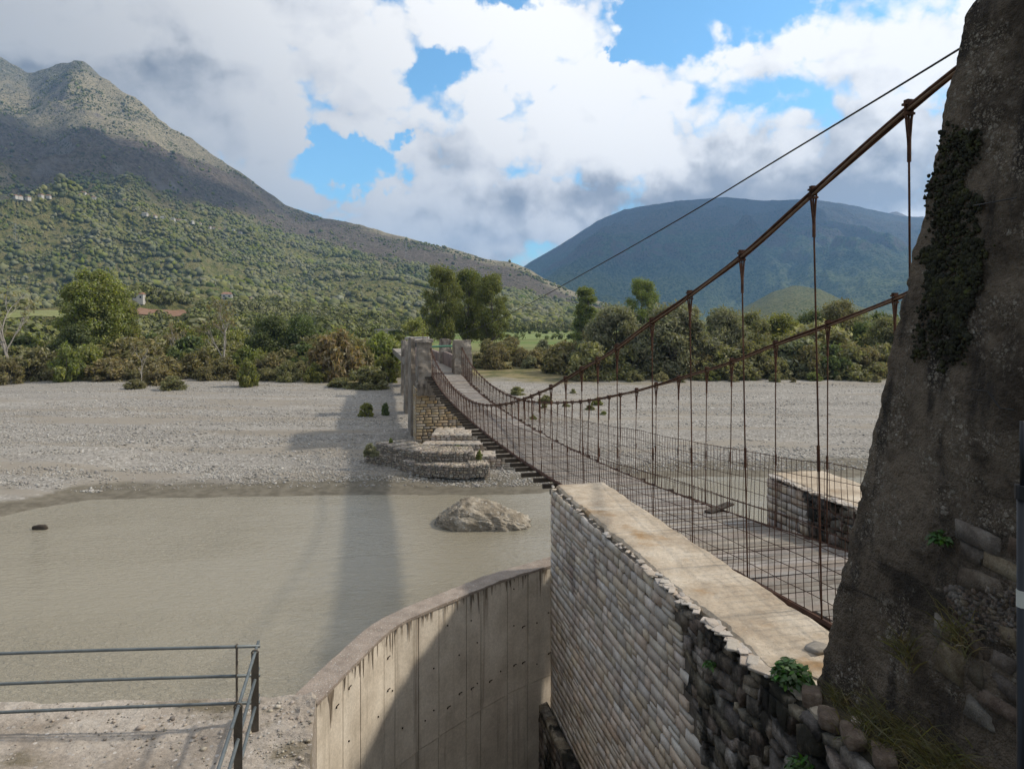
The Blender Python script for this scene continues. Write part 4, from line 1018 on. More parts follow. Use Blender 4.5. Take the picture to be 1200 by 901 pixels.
# ------------------------------------------------------------------ platform on the left
ZP = -6.32
m_plat = M('broken concrete and grit', [(.20, .165, .13), (.33, .285, .24), (.44, .395, .345)], scale=.9, rough=.95, bump=.8, bscale=14, bdist=.04, grain=.3, speck=(11, (.50, .46, .42), .30, .66), stain=((.5, 1.1, .5), (.15, .125, .085), .54, .68), coord='world')
edge = [(-14, 10.95), (-9, 11.15), (-5, 11.35), (-3.45, 11.45)]
xs = np.linspace(0, 1, 120); ys2 = np.linspace(0, 1, 110)
def right_x(Y): return np.interp(Y, [4, 8, 9.58, 10.4, 11.45], [-2.0, -2.55, -2.86, -3.02, -3.27])
Yt = np.linspace(4.0, 11.45, 110); V = []
for Y in Yt:
    rx = right_x(Y) + .06 * fbm(np.array([Y * 1.9]), np.array([3.]), 4, 6)[0]
    V.append(np.stack((-15 + (rx + 15) * xs ** .8, np.full(120, Y), np.full(120, 0.)), -1))
V = np.array(V)
V[..., 1] += (V[..., 0] + 3.3) * .03 * ((V[..., 1] - 4) / 7.4)
V[..., 1] += np.where(V[..., 1] > 10.9, .08 * fbm(V[..., 0] * 1.4, V[..., 0] * 0, 4, 9), 0)
V[..., 2] = ZP + .05 * fbm(V[..., 0] * .7, V[..., 1] * .7, 5, 14) + .025 * fbm(V[..., 0] * 4, V[..., 1] * 4, 4, 15)
er = np.clip(((V[..., 0] - right_x(V[..., 1])) + .75) / .75, 0, 1)
V[..., 2] += .12 * er * fbm(V[..., 0] * 3, V[..., 1] * 3, 4, 24)
lo = V.copy(); lo[..., 2] = -13.2
mb = MB(); mb.grid(V[:, ::-1])
mb.grid(np.stack((V[:, -1], V[:, -1] * (1, 1, 0) + (0, 0, -13.2)), 0)); mb.grid(np.stack((V[-1], V[-1] * (1, 1, 0) + (0, 0, -13.2)), 1)); mb.grid(np.stack((V[0], V[0] * (1, 1, 0) + (0, 0, -13.2)), 0))
tag(mb.build('ground_platform', m_plat, smooth=False), kind='structure')
rng = np.random.default_rng(77)
VV = []; FF = []; base = 0
for i in range(1900):
    Y = rng.uniform(7.4, 11.3); rx = right_x(Y); X = rx - .05 - abs(rng.normal(0, 1)) * (2.8 if rng.random() < .75 else .8)
    if X < -9: continue
    r = rng.gamma(1.4, .005) + .004
    if rng.random() < .015: r *= 2.4
    z = ZP + .05 * fbm(np.array([X * .7]), np.array([Y * .7]), 5, 14)[0] + r * .25
    VV.append(boulder((X, Y, z), (2.4 * r, 2 * r * rng.uniform(.7, 1.3), r * 1.2), rng, .3, rng.uniform(0, 3), IV1, i, .5)); FF.append(IF1 + base); base += len(IV1)
m_chip = M('concrete chippings', [(.22, .19, .155), (.40, .36, .31)], scale=4, bump=.4, island=.35)
tag(mesh_obj('chippings', np.concatenate(VV), np.concatenate(FF), m_chip), kind='stuff')

# ------------------------------------------------------------------ railings
m_tube = M('grey painted tube', [(.105, .12, .125), (.17, .19, .195)], scale=6, rough=.5, bump=.1, metal=.3, stain=((3, 3, 3), (.10, .075, .055), .60, .72))
m_flat = M('weathered flat bar', [(.085, .072, .058), (.15, .13, .105)], scale=5, rough=.7, bump=.3, metal=.2)
def railing(name, label, P0, P1, heights, posts, zb, over0=0.0, over1=0.0, pw_=.085, drop=0.0):
    P0 = np.array(P0); P1 = np.array(P1); t = (P1 - P0) / np.linalg.norm(P1 - P0); L = np.linalg.norm(P1 - P0); n_ = np.array((-t[1], t[0]))
    root = empty(name, (*P0, zb), label, 'railing')
    for h in heights:
        b = MB(); a = P0 - t * over0; c = P1 + t * over1
        s = np.linspace(0, 1, 14); q = a[None] + (c - a)[None] * s[:, None]
        b.tube(np.stack((q[:, 0], q[:, 1], zb + h + drop * s + .008 * np.sin(s * 9 + h)), 1), .024, 10)
        b.build('rail', m_tube, root, smooth=True)
    for s in posts:
        p = P0 + t * s
        b = MB(); z1 = zb + heights[-1] + drop * s / L
        w = pw_
        pts = []
        # flat bar with a rounded saddle at its head
        for z in (zb - .05, z1 + .0):
            for (i, j) in ((-w / 2, -.007), (w / 2, -.007), (w / 2, .007), (-w / 2, .007)):
                pts.append((*(p + n_ * i + t * j), z))
        b.hexa(pts)
        arc = [(*(p + n_ * (w / 2 - .006) * math.cos(th)), z1 + (w / 2 - .006) * math.sin(th)) for th in np.linspace(0, math.pi, 10)]
        b.tube(arc, .013, 6)
        b.build('post', m_flat, root)
    return root
railing('metal_railing', 'three-rail grey tube railing along the river edge of the left platform', (-14.0, 10.02), (-3.93, 10.70), (.33, .76, 1.22), (1.6, 9.72), ZP, over1=-.02, pw_=.075)
railing('metal_railing', 'three-rail grey tube railing running towards the viewer beside the pit', (-3.98, 10.62), (-2.95, 6.0), (.36, .78, 1.20), (.12, 1.62, 3.2), ZP, over0=.25, pw_=.11)

# pebbles and cobbles strewn over the gravel bars, thickest on the crests
rng = np.random.default_rng(88)
n_ = 105000
py = 49 + 62 * rng.random(n_) ** 1.5; px_ = rng.uniform(-.80, .58, n_) * py
tt_ = py - shore(px_); k_ = (tt_ > 2.0) & ((fbm(px_ * .045, py * .26, 4, 55) + .55 * fbm(px_ * .3, py * .7, 3, 56) > -.02) | (rng.random(n_) < .10))
px_, py = px_[k_], py[k_]; pz = ground_z(px_, py); n_ = len(px_)
r_ = np.clip(rng.gamma(1.8, .017, n_) + .025, .025, .19)
dsc = IV1[None] * (1 + .25 * rng.normal(0, 1, (n_, len(IV1), 1))) * np.stack((r_ * rng.uniform(.8, 1.5, n_), r_, r_ * .6), 1)[:, None]
V = np.stack((px_, py, pz + r_ * .15), 1)[:, None] + dsc
F = IF1[None] + (np.arange(n_) * len(IV1))[:, None, None]
m_cob = M('river cobbles', [(.20, .183, .16), (.295, .275, .245), (.40, .38, .35)], scale=.8, bump=0, island=.28, coord='world')
tag(mesh_obj('cobbles', V.reshape(-1, 3), F.reshape(-1, 3), m_cob), kind='stuff'); print('cobbles', n_)

# boulder of fallen masonry in the river
rng = np.random.default_rng(3)
m_chunk = M('fallen masonry', [(.13, .105, .075), (.28, .24, .185), (.45, .40, .33)], scale=1.2, bump=1.0, bscale=7, bdist=.12, grain=.35, speck=(3.2, (.46, .42, .36), .34, .5), stain=((.7, .7, 1.4), (.06, .05, .04), .56, .68))
V4, F4 = icosphere(6)
c = np.array((-1.75, 42.0, -12.45))
V = np.sign(V4) * np.abs(V4) ** .6
prof = np.interp(V[:, 0], [-1, -.72, -.5, -.25, .1, .6, .9, 1.0], [.25, .62, 1.0, 1.05, .85, .5, .22, .05])
V = V * np.array((2.75, 1.5, 1.0)); V[:, 2] = np.where(V[:, 2] > 0, V[:, 2] * prof * .98, V[:, 2] * .6)
V[:, 1] -= .28 * np.clip(V[:, 2], 0, 2) * -1
lump = np.abs(n3(V, 2.3, 4)); lump2 = np.abs(n3(V, 4.6, 9))
V += V4 * (.20 * n3(V, .9, 2) + .30 * (.5 - lump) * .8 + .14 * (.5 - lump2) + .16 * (.5 - np.abs(n3(V, 8.5, 13))) + .05 * n3(V, 17, 6))[:, None] * np.clip(.35 + (V[:, 2:3] > -.1), 0, 1)
V = V + c
tag(mesh_obj('fallen_masonry', V, F4, m_chunk, origin=(c[0], c[1], -13.0)), 'slanting lump of fallen masonry lying in the shallow brown river', 'boulder')
rng = np.random.default_rng(9)
for (x, y, lab) in ((46, 620, 'small dark driftwood lump in the shallows at the left'),):
    X, Y = gp(x, y, WZ)
    tag(mesh_obj('driftwood', boulder((X, Y, WZ + .06), (.9, .35, .4), rng, .4, .1, seedn=4), IF, m_beam, origin=(X, Y, WZ)), lab, 'driftwood')
# cow-pat shaped lump on the wall top
p = uv(5.05 + .75, 7.75, -4.25)
tag(mesh_obj('cement_lump', boulder(p + (0, 0, .0), (.34, .22, .09), rng, .35, .5, seedn=8), IF, m_gray, origin=p), 'grey lump of dried cement lying on the tan wall top beside the tower', 'rubble')

# black pole close to the tower
pb_ = M('black painted pole', [(.008, .009, .012), (.016, .018, .022)], scale=4, rough=.4, bump=0)
m_band = M('pale tape', [(.42, .42, .38), (.5, .5, .45)], scale=5, bump=0)
PX, PYY = 3.03, 4.05
pl = empty('pole', (PX, PYY, -4.35), 'slim black pole with a pale tape band in front of the mossy tower', 'pole')
b = MB(); b.tube([(PX, PYY, -5.4), (PX, PYY, -1.02)], .030, 12); b.build('shaft', pb_, pl, smooth=True)
b = MB(); b.tube([(PX, PYY, -1.02), (PX, PYY, -.60)], .016, 10); b.build('tip', pb_, pl, smooth=True)
b = MB(); b.tube([(PX, PYY, -1.06), (PX, PYY, -.98)], .042, 12); b.build('collar', pb_, pl)
b = MB(); b.tube([(PX, PYY, -1.70), (PX, PYY, -1.60)], .033, 12); b.build('tape_band', m_band, pl)

# ------------------------------------------------------------------ foliage
def leafmat(name, a, b_, rnd=.16, isl=.35, tr=.35):
    return M(name, [a, b_], scale=.35, detail=3, rough=.75, bump=0, island=isl, objrand=rnd, transl=tr, spec=.2)
LM = dict(
    poplar=leafmat('poplar leaves', (.15, .175, .045), (.24, .26, .085)),
    dark=leafmat('dark green leaves', (.085, .108, .040), (.14, .165, .065)),
    green=leafmat('fresh green leaves', (.17, .19, .05), (.27, .28, .09)),
    olive=leafmat('olive green leaves', (.18, .172, .078), (.26, .242, .122)),
    willow=leafmat('grey willow leaves', (.17, .178, .10), (.265, .265, .17)),
    brown=leafmat('olive brown leaves', (.175, .152, .072), (.255, .218, .112)),
    rust=leafmat('russet leaves', (.18, .145, .068), (.25, .205, .10)),
    dry=leafmat('dry yellowish leaves', (.26, .235, .12), (.33, .30, .17)))
m_bark = M('grey bark', [(.09, .075, .06), (.20, .18, .15)], scale=6, bump=.6, stretch=(1, 1, .3))
m_pale = M('pale bare wood', [(.24, .21, .18), (.36, .33, .29)], scale=5, bump=.3)
def crown(clumps, nleaf, size, rng, elong=1.4, up=.15, shell=.5):
    V = []
    for (x, y, z, r) in clumps:
        n = max(6, int(nleaf * rng.uniform(.7, 1.3)))
        d_ = rng.normal(0, 1, (n, 3)); d_ /= np.linalg.norm(d_, axis=1)[:, None]
        rr = r * (shell + (1 - shell) * rng.random(n) ** .7) * (1 + .25 * rng.normal(0, 1, n))
        c = np.array((x, y, z)) + d_ * rr[:, None] * (1, 1, .85)
        nn = d_ * .7 + rng.normal(0, .7, (n, 3)) + (0, 0, up); nn /= np.linalg.norm(nn, axis=1)[:, None]
        a = np.cross(nn, rng.normal(0, 1, (n, 3))); a /= np.linalg.norm(a, axis=1)[:, None]; b_ = np.cross(nn, a)
        s = size * rng.uniform(.55, 1.35, n)[:, None] / 2
        V.append(np.stack((c - a * s * elong, c - b_ * s * .8 + a * s * .15, c + a * s * elong, c + b_ * s * .8 + a * s * .15), 1).reshape(-1, 3))
    V = np.concatenate(V); return V, np.arange(len(V)).reshape(-1, 4)
def skeleton(h, r0, tips, rng, fork=.25, lean=0.0):
    mb = MB(); k = 8
    z = np.linspace(0, 1, k); pts = np.stack((lean * h * z ** 2 + .02 * h * np.sin(z * 5 + rng.uniform(0, 6)), .02 * h * np.sin(z * 4 + rng.uniform(0, 6)), z * h * .86 - .3), 1)
    pts[0, :2] *= 0
    mb.tube(pts, r0 * (1 - .85 * z) + .02, 8)
    for (x, y, zz, r) in tips:
        zb = max(h * fork * rng.uniform(.7, 1.1), zz - np.hypot(x, y) * rng.uniform(.8, 1.4) - .1 * h); zb = min(zb, h * .8)
        o = np.array([np.interp(zb, pts[:, 2], pts[:, i]) for i in range(3)]); e = np.array((x, y, zz))
        m_ = (o + e) / 2 + np.array((0, 0, -.06 * h * rng.random())) + rng.normal(0, .02 * h, 3)
        rb = r0 * .4 * (1 - zb / h) + .02
        mb.tube([o, m_, e], [rb, rb * .6, .02], 5)
    return mb
def tree_proto(name, h, w, kind, seed, cat='tree', nclump=34, nleaf=110, size=.55, zlo=.18, prof='round', fork=.2, r0=None, elong=1.4, shell=.4):
    rng = np.random.default_rng(seed); cl = []
    while len(cl) < nclump:
        z = rng.uniform(zlo, .95); t = (z - zlo) / (1 - zlo)
        if prof == 'round': rad = math.sin(math.pi * min(1, t * .86 + .14)) ** .6
        elif prof == 'tall': rad = .35 + .65 * math.sin(math.pi * min(1, t * .8 + .15))
        elif prof == 'column': rad = .9 - .5 * t
        else: rad = math.sqrt(max(0, 1 - t * t)) * (1 + .0 * t)
        rad *= rng.uniform(.8, 1.12)
        th = rng.uniform(0, 6.283); q = rad * math.sqrt(rng.uniform(.08, 1)) * w / 2 * .82
        r = min(w, h) * rng.uniform(.08, .18)
        cl.append((q * math.cos(th), q * math.sin(th), z * h * .95, r))
    root = empty(name, (0, 0, 0))
    V, F = crown(cl, int(nleaf * 2.6), size * .60, rng, elong=elong, shell=shell)
    mesh_obj('crown', V, F, LM[kind], root)
    skeleton(h, r0 or h * .02, cl[::2], rng, fork).build('trunk', m_bark, root)
    root['_h'] = h; root['_w'] = w
    return proto(root)
def bush_proto(name, h, w, kind, seed, nclump=40, nleaf=190, size=.3, elong=2.2, shell=.2):
    rng = np.random.default_rng(seed); cl = []
    while len(cl) < nclump:
        t = rng.random() ** 1.25; th = rng.uniform(0, 6.283); q = math.sqrt(max(0, 1 - t ** 2.2)) * math.sqrt(rng.uniform(.02, 1)) * w / 2 * .85
        r = h * rng.uniform(.10, .24)
        cl.append((q * math.cos(th), q * math.sin(th), max(r * .3, t * h * .86), r))
    # ragged shoots
    root = empty(name, (0, 0, 0))
    V, F = crown(cl, nleaf, size, rng, elong=elong, shell=shell)
    mesh_obj('foliage', V, F, LM[kind], root)
    mb = MB()
    for c in cl: mb.tube([(c[0] * .15, c[1] * .15, -.25), (c[0] * .6, c[1] * .6, c[2] * .6), (c[0], c[1], c[2] + c[3] * .8)], [.05, .035, .012], 4)
    mb.build('stems', m_bark, root)
    root['_h'] = h; root['_w'] = w
    return proto(root)
def bare_proto(name, h, w, seed, kind='dry', leaf=10, mat=None, levels=3):
    rng = np.random.default_rng(seed); mb = MB(); tips = []
    def br_(p, d, L, r, lev):
        n = 5; pts = [p]; q = p.copy(); dd = d.copy()
        for i in range(n):
            dd = dd + rng.normal(0, .13, 3) + (0, 0, .05); dd /= np.linalg.norm(dd); q = q + dd * L / n; pts.append(q.copy())
        mb.tube(pts, np.linspace(r, r * .45, n + 1), 5 if lev < 2 else 4)
        if lev >= levels: tips.append((*pts[-1], .5)); return
        for i in range(5 if lev == 0 else 4):
            k = rng.integers(2, n + 1); nd = dd + rng.normal(0, .55, 3) * (1, 1, .5); nd /= np.linalg.norm(nd)
            br_(pts[k], nd, L * rng.uniform(.45, .7), r * .45, lev + 1)
    br_(np.array((0, 0, -.3)), np.array((.03, 0, 1.0)), h * .55, h * .018, 0)
    root = empty(name, (0, 0, 0)); mb.build('trunk', mat or m_pale, root)
    if leaf:
        V, F = crown(tips, leaf, .3, rng, shell=.1); mesh_obj('crown', V, F, LM[kind], root)
    root['_h'] = h; root['_w'] = w
    return proto(root)
used = set()
def put(pr, x, Y, hpx, wpx=None, label=None, cat=None, group=None, rz=None, sink=.1, zf=None, rnd=random):
    """stand a plant at bearing x and distance Y, sized from its height (and width) in the photograph"""
    X = (x - 600) * Y / FPX; z = float((zf or ground_z)(np.array([X]), np.array([Y]))[0]) - sink
    s = hpx * Y / FPX / pr['_h']; sw = (wpx * Y / FPX / pr['_w']) if wpx else s
    rz = rnd.uniform(0, 6.28) if rz is None else rz
    if pr.name in used: o = copy_tree(pr, (X, Y, z), rz, (sw, sw, s))
    else:
        used.add(pr.name); o = pr; o.location = (X, Y, z); o.rotation_euler = (0, 0, rz); o.scale = (sw, sw, s)
        for k in ('group', 'label'):
            if k in o: del o[k]
    return tag(o, label, cat, group)
# ------------------------------------------------------------------ big trees
T1 = tree_proto('poplar_tree', 22, 14, 'poplar', 1, nclump=95, nleaf=130, size=.62, zlo=.22, prof='round')
T2 = tree_proto('poplar_tree', 26, 15, 'poplar', 2, nclump=95, nleaf=120, size=.62, zlo=.2, prof='tall', r0=.5)
T3 = tree_proto('poplar_tree', 24, 10, 'poplar', 3, nclump=75, nleaf=120, size=.6, zlo=.1, prof='column')
TD = tree_proto('round_tree', 9, 9, 'dark', 4, nclump=40, nleaf=120, size=.45, zlo=.08, prof='round')
TW = tree_proto('willow_tree', 12, 14, 'willow', 5, nclump=70, nleaf=130, size=.5, zlo=.08, prof='round', elong=2.4)
TO = tree_proto('alder_tree', 10, 9, 'olive', 6, nclump=44, nleaf=120, size=.45, zlo=.1, prof='round')
TG = tree_proto('round_tree', 9, 9, 'green', 8, nclump=40, nleaf=120, size=.45, zlo=.08, prof='round')
BR = bare_proto('bare_tree', 16, 10, 21, 'dry', 9)
BR2 = bare_proto('bare_tree', 11, 12, 25, 'brown', 7)
SN_ = bare_proto('dead_snag', 6, 4, 33, leaf=0, levels=2)
B = {k: [bush_proto(k + '_bush', 3.2, 5.0, m, 50 + 7 * i + j, size=.19) for j in range(2)] for i, (k, m) in enumerate(
    dict(green='green', olive='olive', brown='brown', dark='dark', russet='rust', grey='willow', dry='dry').items())}
for k, v in B.items():
    for o in v: o.name = {'green': 'green_shrub', 'olive': 'olive_shrub', 'brown': 'brown_shrub', 'dark': 'dark_shrub', 'russet': 'russet_shrub', 'grey': 'grey_shrub', 'dry': 'dry_shrub'}[k]
put(T1, 112, 140, 122, 82, 'big rounded green poplar with dark trunk standing behind the left bushes', 'tree')
put(T2, 517, 182, 110, 52, 'tallest poplar behind the far tower, left one of the clump', 'tree')
put(T2, 548, 192, 104, 50, 'poplar in the middle of the tall clump rising behind the far tower', 'tree', rz=2.2)
put(T2, 576, 186, 100, 46, 'poplar on the right side of the tall clump behind the far tower', 'tree', rz=4.1)
put(TG, 484, 170, 48, 44, 'low round green tree at the left foot of the tall poplar clump', 'tree')
put(T3, 687, 235, 76, 42, 'slender column-shaped poplar beside the bright green field', 'tree')
put(T2, 752, 215, 88, 46, 'poplar with a narrow base showing above the grey willows', 'tree', rz=1.0)
put(BR, 16, 122, 126, 70, 'pale half bare tree with thin yellowish leaves at the left edge', 'tree')
put(BR2, 262, 119, 104, 90, 'grey bare branched tree among the bushes below the white house', 'tree')
put(BR2, 205, 134, 62, 46, 'thin bare tree between the white snag and the grey bare tree', 'tree')
put(BR, 1000, 146, 74, 34, 'bare twiggy tree beside the olive green tree near the mossy tower', 'tree', rz=2.0)
put(BR2, 690, 150, 44, 36, 'bare low tree in the scrub left of the willow thicket', 'tree', rz=1.0)
put(SN_, 166, 109.5, 50, 26, 'small whitish dead snag standing in the brown scrub', 'snag')
put(TD, 318, 138, 62, 62, 'dark green round tree to the right of the bare grey tree', 'tree')
put(TD, 352, 140, 62, 60, 'dark green round tree between the russet bush and its dark neighbour', 'tree')
put(B['russet'][0], 393, 116, 62, 72, 'big russet brown rounded bush left of the far tower', 'bush')
put(TW, 722, 128, 82, 84, 'grey green willow at the left end of the willow thicket on the right bank', 'tree')
put(TW, 790, 122, 88, 108, 'widest grey green willow at the gravel edge on the right bank', 'tree', rz=1.3)
put(TW, 846, 128, 80, 70, 'grey green willow at the right end of the willow thicket', 'tree', rz=3.0)
put(TO, 985, 150, 78, 62, 'olive green tree with a tall rounded top in front of the sunlit knoll', 'tree')
put(TG, 918, 150, 62, 62, 'bright green round tree in the thicket right of the willows', 'tree')
put(TD, 952, 158, 62, 50, 'dark tree low behind the cable in the right bank thicket', 'tree')
put(TO, 884, 140, 68, 60, 'olive green tree just right of the willow thicket', 'tree')
put(TD, 1012, 140, 56, 50, 'dark tree close to the mossy tower on the right bank', 'tree')
put(TO, 1040, 132, 66, 60, 'olive green tree half hidden behind the mossy tower edge', 'tree')
put(BR, 893, 148, 84, 30, 'thin bare pole-like tree standing up through the right bank thicket', 'tree')
put(TG, 140, 150, 78, 56, 'medium green tree touching the right flank of the big left poplar', 'tree')
put(TD, 90, 133, 54, 62, 'dark shaded tree in front of the foot of the big left poplar', 'tree')
# bushes of the front row, left bank (bearing, distance, height, width, kind)
front = [(6, 106, 32, 40, 'brown', 'brown shrub at the left edge of the gravel bar'), (42, 112, 40, 62, 'olive', 'olive shrub in front of the pale half bare tree'),
         (77, 110, 46, 46, 'green', 'bright green rounded shrub at the gravel edge left of the scrub'), (104, 118, 40, 50, 'green', 'bright green shrub under the big left poplar'),
         (130, 113, 27, 62, 'brown', 'low brown shrub between the bright green shrub and the snag'), (190, 114, 30, 60, 'brown', 'low brown shrub right of the white snag'),
         (289, 104, 34, 30, 'green', 'lone upright green shrub standing out on the gravel'), (203, 100, 17, 36, 'olive', 'small flat olive shrub alone on the gravel'),
         (158, 101, 13, 26, 'olive', 'smallest olive shrub alone on the gravel'), (183, 106, 26, 46, 'brown', 'brown shrub right behind the small flat gravel shrub'),
         (338, 112, 27, 32, 'olive', 'olive shrub right of the lone upright gravel shrub'), (368, 112, 24, 30, 'green', 'small green shrub in front of the russet bush'),
         (232, 118, 34, 52, 'russet', 'russet shrub at the foot of the grey bare tree'), (262, 115, 26, 46, 'brown', 'brown shrub left of the lone upright gravel shrub'),
         (318, 117, 30, 46, 'brown', 'brown shrub under the dark round trees'), (400, 106, 12, 36, 'olive', 'low olive shrub on the gravel below the russet bush'),
         (432, 104, 28, 56, 'olive', 'spreading olive shrub left of the far tower'), (452, 112, 34, 34, 'green', 'green shrub against the left side of the far tower'),
         (430, 78, 17, 22, 'green', 'small dark green shrub alone on the gravel, nearer than its neighbour'), (452, 79, 16, 12, 'dark', 'small conical dark shrub beside the far tower'),
         (418, 122, 46, 48, 'olive', 'tall olive shrub right behind the russet bush'), (448, 126, 52, 50, 'green', 'tall green shrub directly left of the far pillars'),
         (434, 55.5, 14, 20, 'grey', 'grey weed tuft at the left end of the lowest gabion row'), (458, 57.5, 15, 8, 'green', 'thin green weed behind the gabions'),
         (562, 54, 11, 10, 'green', 'green weed growing from the right end of the gabions'), (536, 57, 8, 14, 'green', 'green weed on the pale stone step')]
for (x, Y, h, w, k, lab) in front:
    pr = random.choice(B[k])
    zf = None
    put(pr, x, Y, h, w, lab, 'shrub', 'riverside shrubs' if Y > 60 else 'weeds on the stonework', zf=(lambda a, b_: np.array([-11.0])) if Y < 58 else None, sink=.1 if Y > 58 else .0)
rr = random.Random(5)
band = 'thicket shrubs along the far bank'
def fill(x0, x1, Y0, Y1, n, hpx, kinds, lab):
    for i in range(n):
        k = rr.choice(kinds); x = x0 + (x1 - x0) * (i + rr.random()) / n
        h = rr.uniform(*hpx)
        put(rr.choice(B[k]), x, rr.uniform(Y0, Y1), h, h * rr.uniform(1.2, 2.0), lab.format({'grey': 'grey green', 'dry': 'straw coloured'}.get(k, k if k != 'dark' else 'dark green')), 'shrub', band + ' ' + lab.split(' ', 2)[2][-24:], rnd=rr)
fill(0, 470, 111, 121, 34, (8, 20), ['olive', 'brown', 'olive', 'dry'], '{} low scrub tuft fringing the left gravel bar')
fill(660, 1040, 113, 119, 26, (5, 14), ['olive', 'brown', 'dry', 'green'], '{} low scrub tuft fringing the right gravel bar')
fill(0, 470, 122, 150, 44, (22, 44), ['brown', 'olive', 'green', 'dark', 'brown', 'olive'], '{} shrub in the dense second row of the left bank thicket')
fill(200, 470, 150, 190, 18, (24, 44), ['dark', 'olive', 'green'], '{} shrub at the back of the left bank thicket near the fields')
fill(560, 690, 135, 175, 24, (14, 30), ['brown', 'olive', 'grey', 'brown'], '{} shrub in the low scrub below the bright green field')
fill(660, 1060, 118, 134, 30, (24, 48), ['olive', 'grey', 'brown', 'dark', 'olive'], '{} shrub along the foot of the right bank thicket')
fill(840, 1090, 138, 175, 18, (36, 58), ['olive', 'green', 'dark', 'grey', 'dry'], '{} shrub standing tall at the back of the right bank thicket')
fill(960, 1040, 120, 126, 6, (22, 40), ['green', 'brown', 'olive'], '{} shrub at the gravel edge beside the mossy tower')
fill(585, 720, 72, 100, 10, (5, 11), ['green', 'olive'], '{} shrub scattered small on the gravel behind the bridge')
put(B['green'][0], 586, 60, 12, 12, 'small green shrub seen through the railing near the far tower', 'shrub'); put(B['olive'][1], 571, 62, 11, 9, 'small olive shrub seen through the railing at the far tower', 'shrub')

# hedges between the fields
def hedge(x0, x1, Y, hpx, label):
    rg = np.random.default_rng(int(Y)); cl = []
    X0, X1 = (x0 - 600) * Y / FPX, (x1 - 600) * Y / FPX; h = hpx * Y / FPX
    for i in range(int((X1 - X0) / 2.0)):
        X = X0 + (X1 - X0) * rg.random(); cl.append((X, Y + rg.normal(0, 1), -9.5 + h * rg.uniform(.3, .8), h * rg.uniform(.3, .55)))
    V, F = crown(cl, 40, h * .3, rg)
    tag(mesh_obj('hedge', V, F, LM['dark'], origin=((X0 + X1) / 2, Y, -9.5)), label, 'hedge')
hedge(556, 690, 330, 7, 'dark low hedge between the two bright green fields'); hedge(590, 700, 470, 5, 'dark hedge line at the back of the bright green fields')
hedge(150, 240, 250, 7, 'dark hedge in front of the red ploughed field')

# fields on the slope at the left
def field(name, pts, Y0, mat, label=None, zf=None, lift=.5, n=24, slope=True):
    c = np.array([(q[0], hit(*q)[1]) for q in pts] if slope else pts, float)          # four corners (bearing, distance)
    I, J = np.meshgrid(np.linspace(0, 1, n), np.linspace(0, 1, n), indexing='ij')
    q = ((1 - I) * (1 - J))[..., None] * c[0] + (I * (1 - J))[..., None] * c[1] + (I * J)[..., None] * c[2] + ((1 - I) * J)[..., None] * c[3]
    Y = q[..., 1]; X = (q[..., 0] - 600) * Y / FPX
    Z = np.maximum(zf(X, Y), ground_z(X, Y)) + lift
    tag(mesh_obj(name, np.stack((X, Y, Z), -1), gridfaces(n, n)[:, ::-1], mat, smooth=True), kind='structure')
m_red_ = M('red ploughed earth', [(.15, .085, .055), (.22, .135, .09)], scale=.15, bump=.3, coord='world')
m_pas = M('pasture', [(.115, .14, .045), (.21, .20, .09)], scale=.06, bump=.2, coord='world', grain=.2)
field('ploughed_field', [(158, 369), (236, 372), (226, 365), (160, 360)], 0, m_red_, zf=hillf)
field('pasture_field', [(-20, 377), (80, 376), (76, 366), (-20, 365)], 0, m_pas, zf=hillf)
field('pasture_field', [(172, 391), (222, 392), (218, 381), (176, 380)], 0, m_pas, zf=hillf)
field('pasture_field', [(560, 330), (700, 330), (720, 460), (575, 460)], 0, M('bright meadow', [(.13, .175, .045), (.19, .215, .07)], scale=.03, bump=.2, coord='world', grain=.2), zf=ground_z, lift=.12, slope=False)

